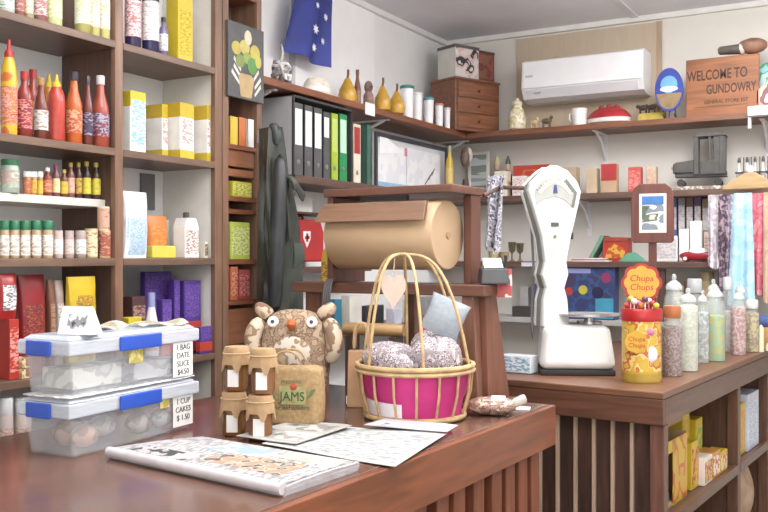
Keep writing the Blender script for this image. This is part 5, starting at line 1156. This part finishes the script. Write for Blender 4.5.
for (z, s3, lb) in ((ZU, ('1 BAG', 'DATE', 'SLICE', '$4.50'), 'up'), (ZF, ('1 CUP', 'CAKES', '$ 1.50'), 'lo')):
    t = UB if lb == 'up' else LB; h = BH*.82
    tg = MB().box(BW/2+.0028, BL/2*.985-.085, -.0 if lb == 'up' else .012, BW/2+.0042, BL/2*.985-.005, .092 if lb == 'up' else .096).build('paper_label', P((240, 240, 236), .6, .02), t)
    for i, q in enumerate(s3):
        text(q, .021, P((60, 60, 66), .6), t, (BW/2+.0045, BL/2*.985-.045, (.078 if lb == 'up' else .078)-.022*i), (PI/2, 0, PI/2))
    st = MB().box(BW/2+.0015 if lb == 'up' else BW/2+.0015, -.03 if lb == 'up' else .085, .055 if lb == 'up' else .07, BW/2+.003, .02 if lb == 'up' else .12, .088 if lb == 'up' else .1).build('price_sticker', PR([(240, 226, 140), (240, 226, 140), (206, 190, 90)], 60, .5), t)
def bun(x, y, z, r, c, lb, sz=.8):
    r *= .8; o = MB().ell((0, 0, r*sz), (r, r*1.05, r*sz), 18, 10, bump=.03).build('wrapped_bun', PR([c, shade(c, .86), shade(c, 1.1)], 30, .4)); tag(o, lb, 'bun', 'wrapped buns in the lower plastic box', loc=boxp(x*.6, y, z+.009))
bun(.045, -.13, ZF, .042, (214, 160, 130), 'peach coloured bun at the near front of the lower plastic box'); bun(-.03, -.14, ZF, .045, (190, 150, 126), 'brown bun at the near left of the lower plastic box', .9)
bun(-.045, -.02, ZF, .042, (206, 190, 176), 'pale bun behind the two front buns of the lower box'); bun(.04, .06, ZF, .04, (196, 180, 164), 'pale grey bun in the middle of the lower box')
bun(.03, .15, ZF, .036, (214, 208, 200), 'whitish bun at the far end of the lower box')
for i, (x, y, w, l, h, c, lb) in enumerate(((-.02, -.1, .14, .16, .05, (214, 206, 190), 'cream wrapped slab at the near end of the upper box'), (.0, .09, .15, .16, .045, (176, 172, 168), 'grey wrapped slab in the middle of the upper box'))):
    carton('wrapped_slice', lb, 'cake', boxp(x*.5, y, ZU+.006), w*.75, l, h, BR, PR([c, shade(c, .88), shade(c, 1.08)], 22, .4), None, group='wrapped slices in the upper plastic box')
# on the lid
ZT = ZU+BH+.0015
t = thing('lid_card', 'small white folded card with black print standing on the upper plastic box', 'card', boxp(.045, -.165, ZT), math.radians(12))
mb = MB(); mb.add([(-.045, -.022, 0), (.045, -.022, 0), (.040, .0, .066), (-.046, .0, .066), (.045, .03, 0), (-.045, .03, 0)], [(0, 1, 2, 3), (1, 4, 2), (4, 5, 3, 2), (5, 0, 3)]); mb.build('card', P((238, 236, 232), .5, .02), t)
MB().add([(-.022, -.0185, .014), (.03, -.0185, .014), (.03, -.0075, .047), (-.022, -.0075, .047)], [(0, 1, 2, 3)]).build('print', PR([(70, 68, 74), (150, 150, 156), (226, 226, 226)], 50, .5, 1, 1, 1), t)
for i, (x, y, w, l, a, lb) in enumerate(((-.028, -.03, .08, .16, .2, 'cream folded paper lying on the lid beside the white card'), (.02, .14, .08, .14, -.3, 'tan and cream leaflet lying at the far end of the lid'))):
    o = MB().grid(lambda u, v: ((u-.5)*w, (v-.5)*l, .002+.010*math.sin(PI*u)*(.4+.6*v)+.004*math.sin(7*v)), 8, 10, .0015).build('paper_leaflet', PR([(226, 222, 206), (226, 222, 206), (196, 180, 140), (150, 146, 130)], 26, .6)); tag(o, lb, 'leaflet', 'leaflets on the plastic box', loc=boxp(x, y, ZT+.002), rz=BR+a)
# ---------------- newspapers
news = PR([(186, 182, 178), (186, 182, 178), (168, 166, 166), (140, 136, 136)], 80, .65, 1.6, .5, 1)
pn = [onZ(109, 458, ZF)[0], onZ(283, 497, ZF)[0], onZ(357, 462, ZF+.02)[0], onZ(205, 437, ZF+.02)[0]]
nc = sum(pn, Vector())/4
t = thing('folded_newspaper', 'thick folded newspaper lying at the near right edge of the front counter', 'newspaper', (nc.x, nc.y, ZF+.001))
q4 = [p-nc for p in pn]
def npt(u, v, z):
    a = q4[0].lerp(q4[1], u); b = q4[3].lerp(q4[2], u); p = a.lerp(b, v); return (p.x, p.y, z)
rr = random.Random(5)
nl = 7
for i in range(nl):
    zz = .001+i*.0032; sh_ = rr.uniform(-.006, .006)
    def fn(u, v, zz=zz, sh_=sh_, i=i):
        x, y, z = npt(u, v, 0); lift = .006*(1-v)*(i/nl)*0
        roll = -0.0
        return (x+sh_*.6, y+sh_, zz+.0035*math.sin(PI*v)*(i/nl)+.004*max(0, u-.8)*i/nl)
    MB().grid(fn, 14, 10, .0026).build('newsprint_section', news if i == nl-1 else P((196, 190, 194), .7, .06, 40), t)
ztop = .001+nl*.0032+.0028
# rounded fold at the near edge
MB().tube([npt(0, -.002, .0135), npt(.33, -.004, .0135), npt(.66, -.004, .0135), npt(1.0, -.002, .0135)], [.0115, .0125, .0125, .0115], 12).build('folded_edge', P((206, 198, 200), .65, .04, 30), t)
def nprint(u0, u1, v0, v1, m, nm, e=.0):
    MB().grid(lambda u, v: (*npt(u0+(u1-u0)*u, v0+(v1-v0)*v, 0)[:2], .001+(nl-1)*.0032+.0035*math.sin(PI*(v0+(v1-v0)*v))*((nl-1)/nl)+.004*max(0, u0+(u1-u0)*u-.8)*(nl-1)/nl+.0006+e), 8, 8).build(nm, m, t)
nprint(.08, .42, .08, .30, PR([(180, 176, 172), (180, 176, 172), (70, 68, 70)], 34, .6), 'printed_headline')
nprint(.30, .62, .52, .9, PR([(166, 184, 188), (186, 192, 186), (146, 166, 172)], 22, .6), 'printed_picture'); nprint(.46, .9, .18, .58, PR([(166, 152, 132), (92, 84, 76), (176, 166, 150), (180, 142, 112)], 34, .6), 'printed_picture')
nprint(.66, .96, .66, .95, PR([(200, 184, 164), (206, 198, 190), (190, 172, 150)], 20, .6), 'printed_picture')
# open newspaper behind
def sheet(name, label, cs, m, amp, group=None, z0=ZF+.0012, cat='newspaper', prints=()):
    c = sum(cs, Vector())/4; qs = [p-c for p in cs]
    t = thing(name, label, cat, (c.x, c.y, z0))
    def f(u, v, dz=0):
        a = qs[0].lerp(qs[1], u); b = qs[3].lerp(qs[2], u); p = a.lerp(b, v)
        return (p.x, p.y, .0022+amp*(.5+.5*math.sin(u*5.5+1+v*2))*(.4+.6*v)+dz)
    MB().grid(f, 20, 12, .0018).build('paper_sheet', m, t)
    for u0, u1, v0, v1, pm_ in prints:
        MB().grid(lambda u, v: f(u0+(u1-u0)*u, v0+(v1-v0)*v, .0007), 12, 10).build('printed_block', pm_, t)
    return t
sheet('open_newspaper', 'open newspaper sheet with columns of print behind the folded newspaper', [onZ(x, y, ZF)[0] for x, y in ((262, 446), (395, 469), (447, 437), (312, 425))], P((182, 184, 180), .7, .04), .006,
      prints=((.03, .97, .06, .94, PR([(182, 184, 180), (182, 184, 180), (166, 168, 166), (136, 138, 138)], 60, .7, .7, 2.4, 1)),))
sheet('open_newspaper', 'greyish newspaper page with dark photographs beside the jute bag', [onZ(x, y, ZF)[0] for x, y in ((236, 441), (296, 449), (352, 431), (300, 424))], P((170, 168, 160), .7, .04), .004, z0=ZF+.009,
      prints=((.1, .9, .1, .45, PR([(110, 108, 104), (150, 146, 140), (196, 192, 184)], 22, .7)), (.12, .9, .55, .9, PR([(90, 86, 84), (130, 128, 122), (180, 176, 168)], 22, .7))))
sheet('thin_magazine', 'thin white magazine with dark edge lying in front of the basket', [onZ(x, y, ZF)[0] for x, y in ((364, 431), (447, 438), (458, 432), (388, 424))], P((190, 188, 196), .5, .05), .003, cat='magazine', z0=ZF+.013,
      prints=((.06, .94, .1, .5, PR([(120, 120, 136), (206, 206, 214), (226, 224, 228)], 20, .5)),))
# ---------------- honey jars with paper covers
kraft = P((190, 150, 104), .8, .12, 25); honey = P((140, 90, 46), .2, .2, 12)
def kjar(x, y, z, rz, lb, hh=.115, r=.031):
    t = thing('jam_jar', lb, 'jar', (x, y, z), rz, 'jars with brown paper covers')
    MB().lathe([(r*.85, 0), (r*.98, .006), (r, .02), (r, hh*.72), (r*.8, hh*.84), (r*.8, hh*.95)], 22).build('jar', honey, t)
    MB().box(-.014, -r-.0016, .012, .014, -r+.004, .056).build('white_label', P((236, 232, 226), .5, .02), t)
    n = 26
    def fn(u, v):
        a = 2*PI*u; k = 1+.10*math.cos(5*a)*max(0, v-.35)
        if v < .35: rr_ = r*.98*v/.35+.0004; z_ = hh-.002*v
        else:
            w_ = (v-.35)/.65; rr_ = (r*.98+.007*w_**.7)*k; z_ = hh-.001-.046*w_-.02*w_*max(0, math.cos(5*a))
        return (rr_*math.cos(a), rr_*math.sin(a), z_)
    MB().grid(fn, 40, 12).build('paper_cover', kraft, t)
    MB().tube([(r*1.12*math.cos(2*PI*i/20), r*1.12*math.sin(2*PI*i/20), hh-.018) for i in range(20)], .0018, 6, True).build('twine', P((206, 176, 130), .8), t)
    return t
jp = onZ(223, 438, ZF)[0]; jq = onZ(247, 442, ZF)[0]
kjar(jp.x, jp.y+.045, ZF, .5, 'lower left jar with brown paper cover in the stack of four'); kjar(jq.x+.008, jq.y+.045, ZF, .5, 'lower right jar with brown paper cover against the jute bag')
kjar(jp.x+.003, jp.y+.05, ZF+.1175, .4, 'upper left jar with brown paper cover and white label'); kjar(jq.x+.013, jq.y+.05, ZF+.1175, .5, 'upper right jar with brown paper cover beside the owl cushion')
# ---------------- jute bag
jb_ = onZ(297, 430, ZF)[0]
t = thing('jute_bag', 'natural jute bag with green and red print in front of the owl cushion', 'bag', (jb_.x-.062, jb_.y+.052, ZF), math.radians(21))
def bag(w, d, h, bul=.012):
    mb = MB(); n = 28; rows = 12; vs = []; fs = []
    for j in range(rows+1):
        v = j/rows; k = 1+.05*math.sin(PI*v)
        for i in range(n):
            a = 2*PI*i/n; ca, sa = math.cos(a), math.sin(a)
            x = w/2*math.copysign(abs(ca)**.35, ca)*(1.0-.02*v)*k; y = d/2*math.copysign(abs(sa)**.45, sa)*(1-.35*v)*k
            vs.append((x, y, v*h+(.006*math.sin(3*a) if j == rows else 0)))
    for j in range(rows):
        for i in range(n):
            i2 = (i+1) % n; fs.append((j*n+i, j*n+i2, (j+1)*n+i2, (j+1)*n+i))
    fs += [tuple(range(n-1, -1, -1)), tuple(rows*n+i for i in range(n))]
    return mb.add(vs, fs, True)
jute = P((180, 146, 98), .9, .12, 90)
bag(.19, .10, .165).build('bag_body', jute, t, sub=1)
gtx = P((70, 104, 66), .8, .1); yq = -.0525
pn_ = MB().grid(lambda u, v: (-.016+.075*u, -.0508, .064+.05*v), 2, 2, .002).build('print_panel', P((176, 172, 112), .85, .12, 60), t)
text('JAMS', .036, gtx, t, (.021, yq, .085), width=.9); text('the old country', .017, gtx, t, (.018, yq, .055), shear=.3); text('PRESERVES', .012, gtx, t, (.018, yq+.001, .125))
MB().ell((.024, -.051, .112), (.010, .003, .009), 12, 8).build('red_berry', P((206, 90, 60), .7), t)
for s in (-1, 1): MB().prism([(.018+s*.055+x*s, .075+z) for x, z in ((-.014, 0), (.0, .012), (.014, .034), (.0, .03))], -.0525, -.049).build('leaf_print', P((110, 130, 80), .8), t)
for s in (-1, 1): MB().tube([(-.04, s*.025, .172), (-.03, s*.03, .2), (.0, s*.03, .21), (.03, s*.03, .2), (.04, s*.025, .172)], .004, 8).build('handle', P((190, 156, 104), .9), t, sub=1)
# ---------------- owl cushion
op = onZ(297, 408, ZF)[0]
t = thing('owl_cushion', 'brown patchwork owl cushion with white eyes and orange beak behind the jute bag', 'cushion', (op.x-.045, op.y+.055, ZF), math.radians(22))
om = PR([(160, 130, 102), (176, 146, 116), (138, 108, 84), (190, 164, 134)], 55, .85)
MB().ell((0, 0, .15), (.112, .05, .15), 30, 18, bump=.012, e=.62, ez=.8).build('body', om, t, sub=1)
for s in (-1, 1):
    MB().tube([(s*.08, 0, .27), (s*.108, -.004, .30), (s*.13, -.004, .318)], [.03, .026, .012], 12).build('ear', PR([(176, 144, 112), (206, 180, 150), (140, 106, 84)], 26, .85), t, sub=1)
    MB().tube([(s*.10, -.01, .27), (s*.13, -.03, .24), (s*.135, -.035, .18), (s*.115, -.03, .13)], [.024, .03, .03, .018], 12).build('wing', PR([(190, 164, 132), (150, 118, 92), (216, 196, 168)], 24, .85), t, sub=1)
    MB().lathe([(0, 0), (.017, 0), (.018, .004), (.015, .008), (0, .009)], 22, mat=Matrix.Translation((s*.062, -.038, .262)) @ Matrix.Rotation(PI/2-.25, 4, 'X')).build('eye', P((240, 236, 228), .6), t)
    MB().lathe([(0, 0), (.006, 0), (.0055, .004), (0, .005)], 14, mat=Matrix.Translation((s*.062, -.0466, .264)) @ Matrix.Rotation(PI/2-.25, 4, 'X')).build('pupil', P((70, 60, 60), .4), t)
MB().tube([(0, -.044, .27), (0, -.062, .252), (0, -.056, .236)], [.016, .017, .004], 12).build('beak', P((226, 110, 50), .6), t, sub=1)
MB().ell((0, -.035, .17), (.075, .022, .06), 22, 12, bump=.01).build('breast_patch', PR([(206, 186, 156), (170, 140, 110), (226, 214, 194)], 30, .85), t, sub=1)
# ---------------- brown paper bag
kp = onZ(345, 409, ZF)[0]
t = thing('paper_carry_bag', 'small brown paper carry bag with cord handles behind the basket', 'bag', (kp.x+.02, kp.y+.065, ZF), math.radians(24))
MB().taper((-.042, -.03, .042, .03), (-.040, -.018, .040, .018), 0, .175).build('bag', P((196, 150, 108), .8, .08), t, bevel=.003)
for y in (-.018, .018): MB().tube([(-.022, y, .172), (-.022, y, .23), (-.012, y, .262), (.012, y, .262), (.022, y, .23), (.022, y, .172)], .005, 8).build('handle', P((206, 164, 116), .8), t, sub=1)
MB().box(-.045, -.0255, .01, -.032, -.0225, .035).build('white_tag', P((232, 228, 224), .6), t)
# dark whisk/cord bundle hanging over the bag
t = thing('cord_bundle', 'dark grey looped cord hanging over the hutch rail by the owl cushion', 'cord', hloc(-.535, -.105, 1.331))
for q in range(4):
    MB().tube([(.008*q-.012, .03, .012), (.008*q-.012, -.005, .008), (.008*q-.014, -.012, -.08), (.012*q-.02, -.014, -.18), (.004*q-.002, -.012, -.26-.008*q), (.014-.002*q, -.008, -.19), (.006+.004*q, -.008, -.08)], .004, 7).build('loop', P((92, 88, 90), .5, .2), t, sub=1)
# rolling pin seen behind the basket
rp = onZ(374, 398, ZF)[0]
t = thing('cardboard_tube', 'tan cardboard tube lying across two blocks behind the basket', 'tube', (rp.x, rp.y, ZF), math.radians(5))
t.name = 'rolling_pin'; t['label'] = 'tan wooden rolling pin resting on a dark block stand behind the basket'; t['category'] = 'rolling pin'
MB().lathe([(0, -.11), (.02, -.11), (.021, -.108), (.021, .108), (.02, .11), (0, .11)], 20, mat=Matrix.Translation((0, 0, .226)) @ Matrix.Rotation(PI/2, 4, 'Y')).build('barrel', W((206, 164, 106), 0, .45, .12), t)
for s_ in (-1, 1): MB().box(s_*.08-.012, -.03, 0, s_*.08+.012, .03, .205).build('stand_block', W((84, 60, 52), 2), t)
# ---------------- bamboo basket
bp = onZ(415, 417, ZF)[0]; kb = onZ(415, 417, ZF)[1]/F
t = thing('bamboo_basket', 'round bamboo basket with tall arched handles and pink lining on the front counter', 'basket', (bp.x, bp.y, ZF), 0)
bam = P((206, 170, 116), .55, .14, 30)
Rr, Rb, Hr = 58*kb, 49*kb, 53*kb
def ring(r, z, th, n=40): return [(r*math.cos(2*PI*i/n), r*math.sin(2*PI*i/n), z) for i in range(n)]
MB().tube(ring(Rr, Hr, .01), .0075, 8, True).tube(ring(Rr*1.01, Hr-.014, .01), .006, 8, True).build('rim', bam, t)
MB().tube(ring(Rb, .010, .01), .008, 8, True).build('base_ring', bam, t)
MB().lathe([(0, .006), (Rb, .006), (Rb, .012), (0, .012)], 32).build('base', P((186, 150, 100), .6, .12, 30), t)
for i in range(16):
    a = 2*PI*(i+.3)/16
    MB().tube([(Rb*1.0*math.cos(a), Rb*1.0*math.sin(a), .01), ((Rb*.45+Rr*.55)*1.03*math.cos(a), (Rb*.45+Rr*.55)*1.03*math.sin(a), Hr*.5), (Rr*1.0*math.cos(a), Rr*1.0*math.sin(a), Hr)], .0038, 7).build('stake', bam, t)
lin_ = MB().lathe([(Rb*.94, .014), (Rb*.96, .05), (Rr*.90, Hr*.55), (Rr*.95, Hr*.93)], 40, caps=False); lin_.build('pink_lining', P((222, 44, 134), .7, .12, 8), t)
MB().grid(lambda u, v: ((Rb*.955+.004*v+.001)*math.cos(PI*.85+PI*.72*u), (Rb*.955+.004*v+.001)*math.sin(PI*.85+PI*.72*u), .018+(.048-.01*u)*v), 24, 4).build('white_lining_band', P((232, 226, 232), .7, .03), t)
AP = 162*kb
for i, a in enumerate((.1, 1.15, 2.2)):
    pts = []
    for k in range(-12, 13):
        u = k/12; x = Rr*.98*math.copysign(abs(u)**1.0, u); z = Hr+(AP-Hr)*(1-abs(u)**3.4); 
        w_ = .035*math.sin(PI*abs(u))
        pts.append((x*math.cos(a)-.042*(1-abs(u)), x*math.sin(a), z))
    MB().tube(pts, .0046, 8).build('handle_arch', bam, t)
MB().tube([(-.042+.012*math.cos(2*PI*i/12), .012*math.sin(2*PI*i/12), AP) for i in range(12)], .006, 8, True).build('handle_binding', bam, t)
# heart tag hanging from the handles
t2 = thing('hanging_heart_tag', 'pale pink wooden heart shaped tag hanging inside the basket handles', 'tag', (bp.x-.046, bp.y-.046, ZF+AP-.062), .35)
hp = []
for i in range(40):
    a = 2*PI*i/40; x = 16*math.sin(a)**3; z = 13*math.cos(a)-5*math.cos(2*a)-2*math.cos(3*a)-math.cos(4*a); hp.append((x/16*.036, (z-11)/17*.058*1.08))
MB().prism(list(reversed(hp)), -.003, .003).build('heart', P((226, 196, 178), .6, .05), t2, bevel=.001)
MB().tube([(0, 0, -.004), (0, .01, .03), (0, .024, .052)], .0015, 6).build('string', P((196, 176, 150), .7), t2)
# bags of wrapped treats in the basket
treat = PR([(164, 150, 152), (140, 126, 130), (190, 180, 184), (116, 100, 104), (206, 198, 200)], 75, .25)
def tb(x, y, z, r, lb, m=treat):
    o = MB().ell((0, 0, r[2]), r, 26, 14, bump=.09, e=.7, ez=.8).build('treat_bag', m, sub=1); tag(o, lb, 'bag', 'bags of wrapped treats in the basket', loc=(bp.x+x, bp.y+y, ZF+z))
tb(-.084, -.005, Hr-.05, (.072, .07, .055), 'grey bag of wrapped treats at the left of the basket'); tb(.072, -.01, Hr-.05, (.072, .066, .066), 'grey bag of wrapped treats at the right of the basket'); tb(.0, .115, Hr-.05, (.075, .03, .07), 'grey bag of wrapped treats at the back of the basket')
tb(.0, -.112, Hr-.05, (.05, .026, .046), 'small grey bag of wrapped treats at the front of the basket')
o = pouch('clear_treat_bag', 'clear bluish pointed cellophane bag sticking up from the basket', 'bag', (bp.x+.045, bp.y+.06, ZF+Hr+.085), .12, .05, .11, math.radians(25), G((196, 206, 214), .6, .1)); o.rotation_euler = (0, .4, math.radians(25))
# ---------------- packet of nuts by the hutch leg, papers
np_ = onZ(490, 417, ZF)[0]
t = thing('nut_packet', 'clear packet of brown nuts lying at the foot of the hutch leg', 'packet', (np_.x-.01, np_.y+.035, ZF), math.radians(20))
MB().ell((0, 0, .026), (.075, .05, .026), 26, 12, bump=.07, e=.8).build('contents', PR([(150, 104, 84), (180, 146, 126), (118, 84, 70), (200, 176, 160)], 80, .35), t, sub=1)
MB().tube([(.06, 0, .03), (.085, .0, .045), (.10, .01, .05)], [.02, .012, .02], 10).build('twisted_end', G((226, 222, 214), .6, .1), t, sub=1)
MB().box(.0, -.035, .045, .04, .02, .0535).build('white_label', P((236, 232, 226), .5), t)
o = MB().box(-.04, -.025, 0, .04, .025, .003).build('paper_slip', P((226, 224, 232), .6)); tag(o, 'white paper slip lying at the far corner of the front counter', 'paper', loc=(onZ(517, 409, ZF)[0].x, onZ(517, 409, ZF)[0].y, ZF+.001), rz=.3)
# ================================================================== LIGHT AND CAMERA
def area(name, loc, rot, sx, sy, e, c=(1, 1, 1)):
    l = bpy.data.lights.new(name, 'AREA'); l.shape = 'RECTANGLE'; l.size = sx; l.size_y = sy; l.energy = e; l.color = c
    o = bpy.data.objects.new(name, l); COL.objects.link(o); o.location = loc; o.rotation_euler = rot
    return o
area('overhead_fill_light', (-.95, 2.0, 2.72), (0, 0, 0), .5, 1.4, 8, (1, .98, .95))  # three unseen area lights added overhead as fill; no fixtures stand here
area('overhead_fill_light', (-.5, 3.9, 2.72), (0, 0, 0), .5, 1.4, 26, (1, .98, .95))
area('overhead_fill_light', (.9, 1.2, 2.72), (0, 0, 0), .5, 1.4, 22, (1, .98, .95))
area('front_fill_light', (1.2, -1.6, 1.7), (math.radians(90), 0, math.radians(8)), 3.0, 2.0, 32, (1, .99, .97))  # unseen area light added behind the camera as front fill, no window modelled
for x, y in ((-1.2, 1.6), (.2, 2.2), (-.6, 3.6)):
    area('ceiling_fill_light', (x, y, 2.5), (PI, 0, 0), 1.0, 1.0, 42, (1, .99, .98))  # unseen upward fill added only to brighten the ceiling; no pendants hang here
w = bpy.data.worlds.new('World'); SC.world = w; w.use_nodes = True
bg = w.node_tree.nodes['Background']; bg.inputs[0].default_value = (1, .985, .96, 1); bg.inputs[1].default_value = .9
cam = bpy.data.cameras.new('Camera'); co = bpy.data.objects.new('Camera', cam); COL.objects.link(co)
co.location = (0, 0, EYE); co.rotation_euler = (PI/2, 0, TH); cam.sensor_width = 36; cam.lens = F/768*36; cam.clip_start = .05
SC.camera = co
vs = SC.view_settings; vs.view_transform = 'Standard'; vs.look = 'None'; vs.gamma = 1; vs.use_curve_mapping = False; vs.exposure = .33
SC.cycles.max_bounces = 8; SC.cycles.transparent_max_bounces = 24; SC.cycles.use_denoising = True
